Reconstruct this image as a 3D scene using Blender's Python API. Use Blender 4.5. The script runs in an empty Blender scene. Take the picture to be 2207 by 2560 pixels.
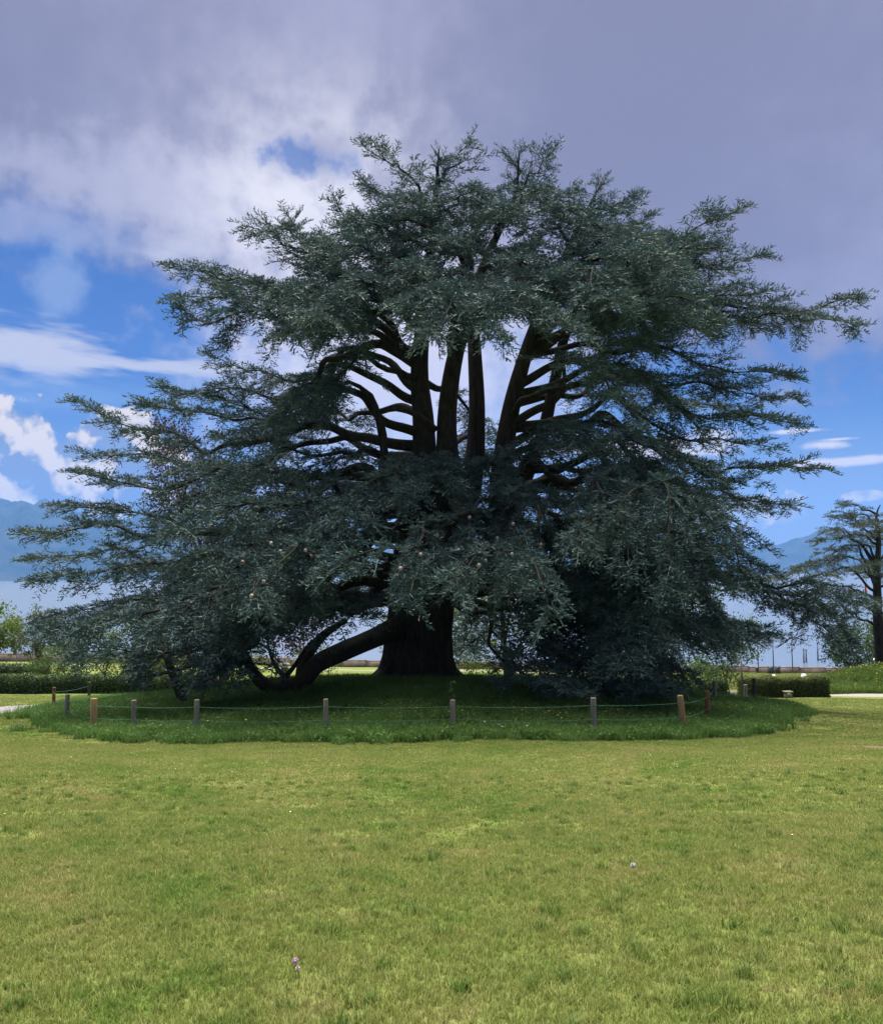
import bpy, math, random
import numpy as np
from mathutils import Vector, Matrix

random.seed(7)
RNG = np.random.default_rng(11)
scene = bpy.context.scene
COL = scene.collection
R_ = math.radians

# ------------------------------------------------------------------ camera
EYE = 1.6
FPX, CX, CY = 2211.0, 1103.5, 1280.0            # focal length and centre in photo pixels
PITCH, ROLL = R_(4.09), R_(-0.6)
CAM_M = Matrix.Rotation(math.pi / 2 + PITCH, 3, 'X') @ Matrix.Rotation(ROLL, 3, 'Z')
cam_data = bpy.data.cameras.new('camera')
cam_data.sensor_fit = 'HORIZONTAL'
cam_data.sensor_width = 36.0
cam_data.lens = 36.0 * FPX / 2207.0
cam_data.clip_start = 0.1
cam_data.clip_end = 80000
cam = bpy.data.objects.new('camera', cam_data)
COL.objects.link(cam)
cam.matrix_world = Matrix.Translation((0, 0, EYE)) @ CAM_M.to_4x4()
scene.camera = cam


def ray(px, py):
    return CAM_M @ Vector(((px - CX) / FPX, (CY - py) / FPX, -1.0))


def P(px, py, d):
    """point at ground distance d (metres north of the camera) on a sight line"""
    r = ray(px, py)
    return Vector((0, 0, EYE)) + r * (d / r.y)


def D(x, y, d):
    return P(x * 2207 / 1786, y * 2207 / 1786, d)


# ------------------------------------------------------------------ exposure / render
scene.view_settings.view_transform = 'Standard'
scene.view_settings.look = 'None'
scene.view_settings.gamma = 1.0
scene.view_settings.use_curve_mapping = False
EXPOSURE = 1.4
scene.view_settings.exposure = EXPOSURE
scene.cycles.use_denoising = True
scene.cycles.max_bounces = 4
scene.cycles.diffuse_bounces = 2
scene.cycles.transparent_max_bounces = 12
scene.cycles.volume_bounces = 0
scene.cycles.caustics_reflective = False
scene.cycles.caustics_refractive = False

SUN_EL, SUN_AZ = R_(74), R_(-14)                # behind the cedar, a little to its left


# ------------------------------------------------------------------ node helpers
class S:
    """a node socket with arithmetic"""
    def __init__(self, tree, sock):
        self.t, self.s = tree, sock

    def _m(self, op, *others, clamp=False):
        n = self.t.nodes.new('ShaderNodeMath')
        n.operation = op
        n.use_clamp = clamp
        for i, o in enumerate((self,) + others):
            if isinstance(o, S):
                self.t.links.new(o.s, n.inputs[i])
            else:
                n.inputs[i].default_value = o
        return S(self.t, n.outputs[0])

    def __add__(self, o): return self._m('ADD', o)
    __radd__ = __add__
    def __mul__(self, o): return self._m('MULTIPLY', o)
    __rmul__ = __mul__
    def __sub__(self, o): return self._m('SUBTRACT', o)
    def __rsub__(self, o): return (self * -1.0) + o
    def __truediv__(self, o): return self._m('DIVIDE', o)
    def pow(self, o): return self._m('POWER', o)
    def sqrt(self): return self._m('SQRT')
    def max(self, o): return self._m('MAXIMUM', o)
    def min(self, o): return self._m('MINIMUM', o)
    def abs(self): return self._m('ABSOLUTE')
    def clamp(self): return self._m('ADD', 0.0, clamp=True)

    def ramp(self, a, b, lo=0.0, hi=1.0, smooth=True):
        n = self.t.nodes.new('ShaderNodeMapRange')
        n.interpolation_type = 'SMOOTHSTEP' if smooth else 'LINEAR'
        self.t.links.new(self.s, n.inputs['Value'])
        n.inputs['From Min'].default_value = a
        n.inputs['From Max'].default_value = b
        n.inputs['To Min'].default_value = lo
        n.inputs['To Max'].default_value = hi
        return S(self.t, n.outputs[0])


def colmix(t, fac, a, b, mode='MIX'):
    n = t.nodes.new('ShaderNodeMix')
    n.data_type = 'RGBA'
    n.blend_type = mode
    n.clamp_factor = True
    for key, v in ((0, fac), (6, a), (7, b)):
        if isinstance(v, S):
            t.links.new(v.s, n.inputs[key])
        elif isinstance(v, bpy.types.NodeSocket):
            t.links.new(v, n.inputs[key])
        elif key == 0:
            n.inputs[0].default_value = v
        else:
            n.inputs[key].default_value = (*v, 1.0)
    return n.outputs[2]


def noise(t, vec, scale, detail=4, rough=0.5, dist=0.0, dim='3D'):
    n = t.nodes.new('ShaderNodeTexNoise')
    n.noise_dimensions = dim
    n.inputs['Scale'].default_value = scale
    n.inputs['Detail'].default_value = detail
    n.inputs['Roughness'].default_value = rough
    n.inputs['Distortion'].default_value = dist
    if vec is not None:
        t.links.new(vec, n.inputs['Vector'])
    return S(t, n.outputs[0])


def combine(t, x, y, z):
    n = t.nodes.new('ShaderNodeCombineXYZ')
    for i, v in enumerate((x, y, z)):
        if isinstance(v, S):
            t.links.new(v.s, n.inputs[i])
        else:
            n.inputs[i].default_value = v
    return n.outputs[0]


# ------------------------------------------------------------------ sky
def build_world():
    w = bpy.data.worlds.new('World')
    scene.world = w
    w.use_nodes = True
    t = w.node_tree
    t.nodes.clear()
    out = t.nodes.new('ShaderNodeOutputWorld')
    bg = t.nodes.new('ShaderNodeBackground')
    t.links.new(bg.outputs[0], out.inputs[0])
    STR = 0.1
    bg.inputs['Strength'].default_value = STR
    sky = t.nodes.new('ShaderNodeTexSky')
    sky.sky_type = 'NISHITA'
    sky.sun_disc = False
    sky.sun_elevation = SUN_EL
    sky.sun_rotation = SUN_AZ
    sky.altitude = 400
    sky.air_density = 1.0
    sky.dust_density = 0.6
    sky.ozone_density = 2.0
    tc = t.nodes.new('ShaderNodeTexCoord')
    vec = tc.outputs['Generated']
    sep = t.nodes.new('ShaderNodeSeparateXYZ')
    t.links.new(vec, sep.inputs[0])
    x, y, z = (S(t, sep.outputs[i]) for i in range(3))
    az = x._m('ARCTAN2', y) * (180 / math.pi)
    el = z._m('ARCSINE') * (180 / math.pi)

    def ae(px, py):
        r = ray(px, py).normalized()
        return math.degrees(math.atan2(r.x, r.y)), math.degrees(math.asin(r.z))

    # textures: on the cloud deck (perspective) and on the dome
    zz = z.max(0.0) + 0.16
    deck = combine(t, x / zz, y / zz, 0.0)
    dome = combine(t, az * 0.1, el * 0.1, 0.0)
    streak = combine(t, az * 0.06, el * 0.28 + az * 0.02, 0.0)
    n_deck = noise(t, deck, 1.1, 4, 0.45, dim='2D')
    n_dome = noise(t, dome, 4.4, 5, 0.57, dim='2D')
    n_lit = noise(t, combine(t, az * 0.1 + 0.07, el * 0.1 + 0.10, 0.0), 4.4, 3, 0.57, dim='2D')
    n_streak = noise(t, streak, 3.0, 3, 0.6, dim='2D')

    def blob(px, py, rx, ry, lo=0.7, hi=1.15, warp=0.9, n=n_dome):
        a, e = ae(px, py)
        k = 180 / math.pi / FPX
        u = (az - a) / (rx * k)
        v = (el - e) / (ry * k)
        d = (u * u + v * v).sqrt() + (n - 0.5) * (-2 * warp)
        return d.ramp(lo, hi, 1.0, 0.0)

    G = 2.0 ** EXPOSURE

    def srgb(r, g, b_, k=1.0):
        """radiance that the exposure above shows as this display colour"""
        f = lambda v: (v / 255 / 12.92 if v <= 10 else ((v / 255 + 0.055) / 1.055) ** 2.4)
        return tuple(f(v) * k / G / STR for v in (r, g, b_))

    # clear blue
    blue = colmix(t, 1.0, sky.outputs[0], tuple(c_ * 1.46 / G for c_ in (0.225, 0.365, 0.64)), 'MULTIPLY')
    # pale air low over the lake
    blue = colmix(t, el.ramp(0.0, 12.0, 0.85, 0.0), blue, srgb(182, 196, 224))

    # the grey cloud deck that closes the upper sky
    edge = az.ramp(-26, -8, 18.5, 14.0) + az.ramp(0, 22, 0.0, -3.6)
    deck_m = (el - edge + (n_deck - 0.5) * 9 + (n_dome - 0.5) * 8).ramp(-1.5, 4.5)
    hole = blob(770, 395, 130, 60, 0.3, 1.1, 1.1)
    deck_m = deck_m * (1.0 - hole * 0.8)
    a0, e0 = ae(800, 540)
    du, dv = (az - a0) / 8.5, (el - e0) / 6.5
    glow = ((du * du + dv * dv) * -1.0)._m('EXPONENT')
    shade = (n_deck * 0.86 + n_dome * 0.14)
    dcol = colmix(t, shade.ramp(0.30, 0.70), srgb(140, 139, 165), srgb(172, 171, 198))
    dcol = colmix(t, blob(420, 480, 440, 120, 0.3, 1.3, 0.7) * 0.6, dcol, srgb(194, 194, 216))
    bright = (glow * ((n_deck * 0.55 + n_dome * 0.45).ramp(0.36, 0.64) * 0.95 + 0.3)).clamp()
    dcol = colmix(t, bright, dcol, srgb(244, 240, 246))
    c = colmix(t, deck_m, blue, dcol)

    def layer(c, m, col, k):
        return colmix(t, (m * k).clamp(), c, col)
    # bright thin cloud behind the tree
    c = layer(c, blob(990, 900, 520, 370, 0.25, 1.25, 0.5), srgb(230, 226, 240), 0.92)
    white = srgb(212, 212, 226)
    veil = srgb(150, 172, 214)
    c = layer(c, blob(150, 690, 60, 130, 0.2, 1.3, 0.8), veil, 0.75)
    c = layer(c, blob(60, 560, 330, 60, 0.2, 1.3, 0.8), srgb(158, 168, 205), 0.7)
    c = layer(c, blob(480, 630, 120, 34, 0.3, 1.2, 0.8, n_streak), white, 0.7)
    c = layer(c, blob(50, 880, 235, 76, 0.35, 1.15, 0.9, n_streak), white, 0.95)
    c = layer(c, blob(430, 915, 170, 18, 0.35, 1.2, 0.9, n_streak), white, 0.9)
    c = layer(c, blob(240, 985, 420, 50, 0.2, 1.3, 0.8, n_streak), srgb(140, 172, 218), 0.5)

    # heaped cloud over the far shore: lit edge by comparing density towards the light
    def cumulus(c, items, warp, lit, dark, k=1.0):
        n0, n1 = n_dome, n_lit
        m = None
        hgt = None
        for (px, py, rx, ry) in items:
            b = blob(px, py, rx, ry, 0.84, 1.0, warp, n0)
            a, e = ae(px, py)
            kk = 180 / math.pi / FPX
            h = (el - e) / (ry * kk)
            h = (h * b)
            m = b if m is None else m.max(b)
            hgt = h if hgt is None else hgt.max(h)
        light = ((n0 - n1) * 5.0 + hgt * 0.5 + 0.16).clamp()
        cc = colmix(t, light, dark, lit)
        return colmix(t, m * k, c, cc)
    c = cumulus(c, [(40, 1130, 130, 110), (170, 1170, 130, 90), (330, 1090, 130, 60), (60, 1250, 260, 60), (280, 1200, 240, 100)], 0.8,
                srgb(255, 240, 226), srgb(142, 160, 196))
    c = cumulus(c, [(1960, 1275, 60, 45), (2165, 1238, 48, 16), (1760, 1290, 150, 50)], 0.7, srgb(244, 234, 218), srgb(190, 196, 214), 0.9)
    # bright slivers on the right
    n_wisp = n_streak * 0.5 + n_dome * 0.5
    for (px, py, rx, ry) in ((1985, 1078, 90, 7), (2065, 1112, 55, 13), (2090, 1098, 60, 6), (2060, 1156, 190, 13), (1600, 1120, 260, 40), (2110, 1390, 300, 14)):
        c = layer(c, blob(px, py, rx, ry, 0.3, 1.1, 1.3, n_wisp), srgb(250, 240, 238), 0.95)
    t.links.new(c, bg.inputs['Color'])
    w.cycles.sampling_method = 'MANUAL'
    w.cycles.sample_map_resolution = 512
    return w


build_world()
sun_data = bpy.data.lights.new('sun', 'SUN')
sun_data.energy = 4.9
sun_data.angle = R_(52)
sun_data.color = (1.0, 0.95, 0.86)
sun = bpy.data.objects.new('sun', sun_data)
COL.objects.link(sun)
sd = Vector((math.sin(SUN_AZ) * math.cos(SUN_EL), math.cos(SUN_AZ) * math.cos(SUN_EL), math.sin(SUN_EL)))
sun.rotation_euler = sd.to_track_quat('Z', 'Y').to_euler()


# ------------------------------------------------------------------ materials
def new_mat(name):
    m = bpy.data.materials.new(name)
    m.use_nodes = True
    t = m.node_tree
    t.nodes.clear()
    o = t.nodes.new('ShaderNodeOutputMaterial')
    return m, t, o


def pos(t):
    return t.nodes.new('ShaderNodeNewGeometry').outputs['Position']


def objco(t):
    return t.nodes.new('ShaderNodeTexCoord').outputs['Object']


def attr(t, name):
    n = t.nodes.new('ShaderNodeAttribute')
    n.attribute_name = name
    return S(t, n.outputs['Fac'])


def principled(t, o, col, rough=0.7, spec=0.3, bump=None, bump_d=0.02, bump_s=0.5):
    b = t.nodes.new('ShaderNodeBsdfPrincipled')
    if isinstance(col, bpy.types.NodeSocket):
        t.links.new(col, b.inputs['Base Color'])
    else:
        b.inputs['Base Color'].default_value = (*col, 1)
    b.inputs['Roughness'].default_value = rough
    b.inputs['Specular IOR Level'].default_value = spec
    if bump is not None:
        n = t.nodes.new('ShaderNodeBump')
        n.inputs['Strength'].default_value = bump_s
        n.inputs['Distance'].default_value = bump_d
        t.links.new(bump.s, n.inputs['Height'])
        t.links.new(n.outputs[0], b.inputs['Normal'])
    if o is not None:
        t.links.new(b.outputs[0], o.inputs['Surface'])
    return b


def leaf_mat(name, dark, mid, light, trans=0.3, scale=0.35, spec=0.25, rough=0.6):
    m, t, o = new_mat(name)
    r = attr(t, 'rnd')
    n = noise(t, pos(t), scale, 3)
    f = (r * 0.65 + n * 0.7 - 0.12).clamp()
    c1 = colmix(t, f.ramp(0.0, 0.55), dark, mid)
    c2 = colmix(t, f.ramp(0.5, 1.0), c1, light)
    b = principled(t, None, c2, rough, spec)
    tr = t.nodes.new('ShaderNodeBsdfTranslucent')
    t.links.new(c2, tr.inputs[0])
    mx = t.nodes.new('ShaderNodeMixShader')
    mx.inputs[0].default_value = trans
    t.links.new(b.outputs[0], mx.inputs[1])
    t.links.new(tr.outputs[0], mx.inputs[2])
    t.links.new(mx.outputs[0], o.inputs['Surface'])
    return m


def bark_mat(name, a, b, moss=(0.05, 0.06, 0.015), moss_k=0.5):
    m, t, o = new_mat(name)
    p = objco(t)
    mp = t.nodes.new('ShaderNodeMapping')
    mp.inputs['Scale'].default_value = (1, 1, 0.22)
    t.links.new(p, mp.inputs[0])
    n = noise(t, mp.outputs[0], 5.5, 6, 0.65, 0.6)
    n2 = noise(t, p, 0.7, 3)
    c = colmix(t, n.ramp(0.3, 0.7), a, b)
    geo = t.nodes.new('ShaderNodeNewGeometry')
    sp = t.nodes.new('ShaderNodeSeparateXYZ')
    t.links.new(geo.outputs['Normal'], sp.inputs[0])
    up = S(t, sp.outputs[2])
    mk = (up.ramp(-0.1, 0.9) * n2.ramp(0.42, 0.62) * moss_k).clamp()
    c = colmix(t, mk, c, moss)
    principled(t, o, c, 0.9, 0.15, n, 0.06, 0.8)
    return m


def plain_mat(name, a, b, scale=6, rough=0.8, spec=0.25, bump_d=0.01, stretch=None):
    m, t, o = new_mat(name)
    p = objco(t)
    if stretch:
        mp = t.nodes.new('ShaderNodeMapping')
        mp.inputs['Scale'].default_value = stretch
        t.links.new(p, mp.inputs[0])
        p = mp.outputs[0]
    n = noise(t, p, scale, 6, 0.6)
    c = colmix(t, n.ramp(0.3, 0.7), a, b)
    principled(t, o, c, rough, spec, n, bump_d, 0.6)
    return m


SOIL_SPOTS = []                                   # worn spots in the lawn, filled below once terrain exists


M = {}
M['needle'] = leaf_mat('cedar_needles', (0.014, 0.036, 0.042), (0.046, 0.086, 0.085), (0.115, 0.160, 0.140), 0.14, 0.3)
M['needle_far'] = leaf_mat('far_cedar_needles', (0.035, 0.055, 0.045), (0.06, 0.085, 0.065), (0.10, 0.12, 0.085), 0.2, 0.3)
M['bark'] = bark_mat('cedar_bark', (0.018, 0.016, 0.015), (0.052, 0.044, 0.040))
M['twig'] = bark_mat('twig_bark', (0.035, 0.027, 0.022), (0.09, 0.07, 0.055), moss_k=0.2)
M['bright_leaf'] = leaf_mat('bright_leaves', (0.06, 0.10, 0.015), (0.10, 0.16, 0.025), (0.17, 0.21, 0.04), 0.45)
M['mid_leaf'] = leaf_mat('mid_leaves', (0.035, 0.07, 0.018), (0.065, 0.12, 0.03), (0.11, 0.16, 0.05), 0.4)
M['pale_leaf'] = leaf_mat('pale_leaves', (0.06, 0.085, 0.04), (0.10, 0.13, 0.06), (0.16, 0.18, 0.09), 0.45)
M['dark_leaf'] = leaf_mat('holly_leaves', (0.010, 0.026, 0.018), (0.020, 0.045, 0.030), (0.04, 0.07, 0.05), 0.05, 0.5, 0.5, 0.35)
M['purple_leaf'] = leaf_mat('beech_leaves', (0.035, 0.010, 0.014), (0.065, 0.018, 0.022), (0.10, 0.035, 0.035), 0.3)
M['hedge_leaf'] = leaf_mat('hedge_leaves', (0.022, 0.05, 0.018), (0.045, 0.09, 0.026), (0.12, 0.16, 0.035), 0.25)
M['beech_hedge'] = leaf_mat('beech_hedge_leaves', (0.11, 0.06, 0.04), (0.075, 0.12, 0.035), (0.18, 0.19, 0.05), 0.55, 1.1)
M['dry'] = leaf_mat('dry_stalks', (0.16, 0.11, 0.05), (0.26, 0.19, 0.09), (0.34, 0.27, 0.14), 0.3)
M['yellow'] = plain_mat('yellow_petals', (0.75, 0.50, 0.02), (0.85, 0.62, 0.04), 20, 0.6)
M['white_petal'] = plain_mat('white_petals', (0.75, 0.75, 0.70), (0.82, 0.82, 0.80), 20, 0.6)
M['pink_petal'] = plain_mat('pink_petals', (0.62, 0.40, 0.52), (0.75, 0.58, 0.68), 60, 0.7)
M['stone'] = plain_mat('weathered_stone', (0.30, 0.29, 0.25), (0.62, 0.61, 0.58), 5, 0.85, 0.2, 0.02)
M['pedestal'] = plain_mat('mossy_stone', (0.13, 0.14, 0.09), (0.26, 0.26, 0.20), 5, 0.9, 0.2, 0.02)
M['white_paint'] = plain_mat('white_paint', (0.72, 0.72, 0.72), (0.80, 0.80, 0.80), 3, 0.5)
M['dark_metal'] = plain_mat('dark_metal', (0.035, 0.042, 0.05), (0.07, 0.08, 0.09), 4, 0.5, 0.5, 0.002)
M['wall_stone'] = plain_mat('lake_wall_stone', (0.10, 0.075, 0.065), (0.20, 0.16, 0.14), 1.2, 0.9)
M['gravel'] = plain_mat('pale_gravel', (0.17, 0.155, 0.14), (0.27, 0.25, 0.23), 9, 0.95)
M['asphalt'] = plain_mat('path_asphalt', (0.15, 0.145, 0.145), (0.24, 0.235, 0.235), 5, 0.9)
M['rope'] = plain_mat('green_rope', (0.05, 0.13, 0.08), (0.09, 0.20, 0.13), 30, 0.8)
M['cone'] = plain_mat('cedar_cone', (0.38, 0.28, 0.22), (0.55, 0.45, 0.38), 40, 0.8, 0.2, 0.004)
M['red'] = plain_mat('red_cloth', (0.55, 0.03, 0.03), (0.62, 0.05, 0.05), 6, 0.8)


# ------------------------------------------------------------------ mesh helpers
def np_mesh(name, verts, quads=None, tris=None, rnd=None, smooth=False):
    verts = np.asarray(verts, dtype=np.float32).reshape(-1, 3)
    loops, starts, n0 = [], [], 0
    for f, k in ((quads, 4), (tris, 3)):
        if f is not None and len(f):
            f = np.asarray(f, dtype=np.int32)
            loops.append(f.ravel())
            starts.append(np.arange(len(f), dtype=np.int32) * k + n0)
            n0 += f.size
    loops = np.concatenate(loops)
    starts = np.concatenate(starts)
    me = bpy.data.meshes.new(name)
    me.vertices.add(len(verts))
    me.vertices.foreach_set('co', verts.ravel())
    me.loops.add(len(loops))
    me.loops.foreach_set('vertex_index', loops)
    me.polygons.add(len(starts))
    me.polygons.foreach_set('loop_start', starts)
    if smooth:
        me.polygons.foreach_set('use_smooth', np.ones(len(starts), dtype=bool))
    if rnd is not None:
        a = me.attributes.new('rnd', 'FLOAT', 'POINT')
        a.data.foreach_set('value', np.asarray(rnd, dtype=np.float32))
    me.update(calc_edges=True)
    return me


def link(name, me, mat=None, parent=None):
    o = bpy.data.objects.new(name, me)
    COL.objects.link(o)
    if mat is not None and me is not None and not me.materials:
        me.materials.append(mat)
    if parent is not None:
        o.parent = parent
        o.matrix_parent_inverse = Matrix.Translation(-parent.location)
    return o


def tag(o, label=None, cat=None, group=None, kind=None):
    if label: o['label'] = label
    if cat: o['category'] = cat
    if group: o['group'] = group
    if kind: o['kind'] = kind
    return o


def empty(name, loc, label, cat, group=None):
    o = bpy.data.objects.new(name, None)
    COL.objects.link(o)
    o.location = loc
    o.empty_display_size = 0.2
    return tag(o, label, cat, group)


class MB:
    """collects shapes for one mesh"""
    def __init__(self):
        self.v, self.q, self.t, self.n = [], [], [], 0

    def add(self, v, q=None, t=None):
        v = np.asarray(v, dtype=np.float64).reshape(-1, 3)
        if q is not None and len(q): self.q.append(np.asarray(q, dtype=np.int32) + self.n)
        if t is not None and len(t): self.t.append(np.asarray(t, dtype=np.int32) + self.n)
        self.v.append(v)
        self.n += len(v)

    def tube(self, pts, radii, sides=6, cap=True, squash=None, phase=0.0):
        pts = np.asarray(pts, dtype=np.float64)
        n = len(pts)
        radii = np.broadcast_to(np.asarray(radii, dtype=np.float64), (n,))
        tg = np.gradient(pts, axis=0)
        tg /= np.linalg.norm(tg, axis=1)[:, None] + 1e-9
        ref = np.array([0.0, 0.0, 1.0]) if abs(tg[0][2]) < 0.8 else np.array([0.0, 1.0, 0.0])
        ang = np.arange(sides) / sides * 2 * math.pi + phase
        rings = []
        a = np.cross(ref, tg[0]); a /= np.linalg.norm(a)
        for i in range(n):
            a = a - tg[i] * a.dot(tg[i]); a /= np.linalg.norm(a) + 1e-9
            b = np.cross(tg[i], a)
            r = radii[i] * (1.0 if squash is None else squash[i])
            r = np.broadcast_to(r, (sides,))
            rings.append(pts[i] + (np.cos(ang) * r)[:, None] * a + (np.sin(ang) * r)[:, None] * b)
        v = np.concatenate(rings)
        i = np.arange(n - 1)[:, None] * sides
        j = np.arange(sides)[None, :]
        k = (j + 1) % sides
        q = np.stack([i + j, i + k, i + sides + k, i + sides + j], -1).reshape(-1, 4)
        t = []
        if cap:
            v = np.concatenate([v, pts[:1], pts[-1:]])
            c0, c1 = n * sides, n * sides + 1
            for s in range(sides):
                t.append((c0, (s + 1) % sides, s))
                t.append((c1, (n - 1) * sides + s, (n - 1) * sides + (s + 1) % sides))
        self.add(v, q, t)

    def box(self, c, size, rot=0.0, taper=1.0):
        sx, sy, sz = (s / 2 for s in size)
        v = []
        for z in (-1, 1):
            k = 1.0 if z < 0 else taper
            for x, y in ((-1, -1), (1, -1), (1, 1), (-1, 1)):
                v.append((x * sx * k, y * sy * k, z * sz))
        v = np.array(v)
        ca, sa = math.cos(rot), math.sin(rot)
        v = np.stack([v[:, 0] * ca - v[:, 1] * sa, v[:, 0] * sa + v[:, 1] * ca, v[:, 2]], 1) + np.asarray(c)
        self.add(v, [(0, 3, 2, 1), (4, 5, 6, 7), (0, 1, 5, 4), (1, 2, 6, 5), (2, 3, 7, 6), (3, 0, 4, 7)])

    def lathe(self, c, prof, sides=16, wob=None):
        c = np.asarray(c)
        ang = np.arange(sides) / sides * 2 * math.pi
        v = []
        for i, (r, z) in enumerate(prof):
            rr = r if wob is None else r * (1 + wob[i])
            v.append(np.stack([np.cos(ang) * rr, np.sin(ang) * rr, np.full(sides, z)], 1) + c)
        n = len(prof)
        v = np.concatenate(v)
        i = np.arange(n - 1)[:, None] * sides
        j = np.arange(sides)[None, :]
        k = (j + 1) % sides
        q = np.stack([i + j, i + k, i + sides + k, i + sides + j], -1).reshape(-1, 4)
        v = np.concatenate([v, [c + np.array([0, 0, prof[0][1]])], [c + np.array([0, 0, prof[-1][1]])]])
        t = []
        for s in range(sides):
            t.append((n * sides, (s + 1) % sides, s))
            t.append((n * sides + 1, (n - 1) * sides + s, (n - 1) * sides + (s + 1) % sides))
        self.add(v, q, t)

    def build(self, name, mat, parent=None, smooth=False, rnd=None):
        me = np_mesh(name, np.concatenate(self.v), np.concatenate(self.q) if self.q else None,
                     np.concatenate(self.t) if self.t else None, rnd, smooth)
        return link(name, me, mat, parent)


def catmull(pts, spacing):
    p = np.asarray(pts, dtype=np.float64)
    p = np.concatenate([[2 * p[0] - p[1]], p, [2 * p[-1] - p[-2]]])
    out = []
    for i in range(1, len(p) - 2):
        n = max(2, int(np.linalg.norm(p[i + 1] - p[i]) / spacing))
        u = (np.arange(n) / n)[:, None]
        a, b, c, d = p[i - 1], p[i], p[i + 1], p[i + 2]
        out.append(0.5 * (2 * b + (c - a) * u + (2 * a - 5 * b + 4 * c - d) * u ** 2 + (3 * b - a - 3 * c + d) * u ** 3))
    out.append(p[-2][None])
    return np.concatenate(out)


# ------------------------------------------------------------------ terrain
_ty = np.array([-400, -60, -10, 0, 13, 26, 45, 60, 80, 100, 106.5, 107.5, 130, 400], dtype=float)
_tz = np.array([14, 5.5, 1.15, 0, -1.6, -3.2, -5.15, -6.45, -7.75, -9.05, -9.45, -12.5, -16, -18], dtype=float)
TX, TY, TZ0 = -1.1, 42.0, 0.0                   # the cedar


def sstep(a, b, x):
    u = np.clip((x - a) / (b - a), 0, 1)
    return u * u * (3 - 2 * u)


def H(x, y):
    x = np.asarray(x, dtype=float); y = np.asarray(y, dtype=float)
    z = np.interp(y, _ty, _tz)
    tilt = np.interp(y, [20, 60, 106, 130], [0, 0.015, 0.026, 0.0])
    z = z - np.clip(x, -80, 80) * tilt
    r = np.sqrt(((x - TX) / 20.0) ** 2 + ((y - 43) / 17.5) ** 2)
    z = z + 1.45 * (1 - sstep(0.15, 1.05, r))
    rb = np.sqrt(((x - 38) / 12.5) ** 2 + ((y - 69.5) / 8.0) ** 2)
    z = z + 1.6 * (1 - sstep(0.2, 1.0, rb))
    z = z + 0.05 * np.sin(x * 0.31 + 1.2) * np.sin(y * 0.27) + 0.025 * np.sin(x * 0.9 + y * 0.5)
    return z


def Hf(x, y):
    return float(H(x, y))


def hit(px, py, dmin=2.0, dmax=106.0):
    """where a sight line meets the ground"""
    r = ray(px, py)
    prev = dmin
    d = dmin
    while d < dmax:
        p = Vector((0, 0, EYE)) + r * (d / r.y)
        if p.z <= Hf(p.x, p.y):
            lo, hi = prev, d
            for _ in range(30):
                mid = (lo + hi) / 2
                q = Vector((0, 0, EYE)) + r * (mid / r.y)
                if q.z <= Hf(q.x, q.y): hi = mid
                else: lo = mid
            return Vector((0, 0, EYE)) + r * (hi / r.y)
        prev = d
        d += 0.4
    return Vector((0, 0, EYE)) + r * (dmax / r.y)


# long-grass ring round the cedar (ground plan)
RING = [(-7.5, 26.3), (0, 25.6), (6.5, 26.0), (9.2, 28.0), (11.8, 32.5), (14.0, 37.0), (16.0, 42.0), (17.5, 49), (15.5, 56), (8, 60), (0, 61), (-10, 60),
        (-17.5, 56), (-20.6, 49.5), (-19.4, 43), (-16.6, 37), (-14.6, 33.0), (-11.2, 28.8)]
RING_C = catmull([(x, y, 0) for x, y in RING + RING[:1]], 0.6)[:, :2]


def in_ring(x, y):
    inside = np.zeros(np.shape(x), dtype=bool)
    px, py = RING_C[:, 0], RING_C[:, 1]
    j = len(px) - 1
    for i in range(len(px)):
        c = ((py[i] > y) != (py[j] > y))
        with np.errstate(divide='ignore', invalid='ignore'):
            xi = (px[j] - px[i]) * (y - py[i]) / (py[j] - py[i] + 1e-12) + px[i]
        inside ^= c & (x < xi)
        j = i
    return inside


for (px, py, r) in ((675, 2243, 0.15), (460, 2133, 0.07), (2190, 1868, 0.75), (2060, 2046, 0.12), (1925, 2475, 0.06)):
    p = hit(px, py)
    SOIL_SPOTS.append((p.x, p.y, r))


def lawn_colour(t, p, dark_k=1.0):
    """colour of the mown turf by place: greener and straw-coloured patches"""
    sc = t.nodes.new('ShaderNodeMapping')
    sc.inputs['Scale'].default_value = (1, 0.75, 1)
    t.links.new(p, sc.inputs[0])
    n1 = noise(t, sc.outputs[0], 0.55, 4, 0.6)
    n2 = noise(t, sc.outputs[0], 2.6, 4, 0.6)
    g = (n1 * 0.6 + n2 * 0.4)
    green, mid, straw = (0.098, 0.165, 0.028), (0.170, 0.200, 0.054), (0.250, 0.228, 0.095)
    c = colmix(t, g.ramp(0.36, 0.5), green, mid)
    c = colmix(t, g.ramp(0.5, 0.68), c, straw)
    return c


def soil_mask(t, p):
    sp = t.nodes.new('ShaderNodeSeparateXYZ')
    t.links.new(p, sp.inputs[0])
    x, y = S(t, sp.outputs[0]), S(t, sp.outputs[1])
    n = noise(t, p, 9.0, 4, 0.6)
    m = None
    for (sx, sy, r) in SOIL_SPOTS:
        dx, dy = (x - sx) / r, (y - sy) / (r * 0.9)
        d = (dx * dx + dy * dy).sqrt() + (n - 0.5) * 1.2
        k = d.ramp(0.75, 1.1, 1.0, 0.0)
        m = k if m is None else m.max(k)
    return m


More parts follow.
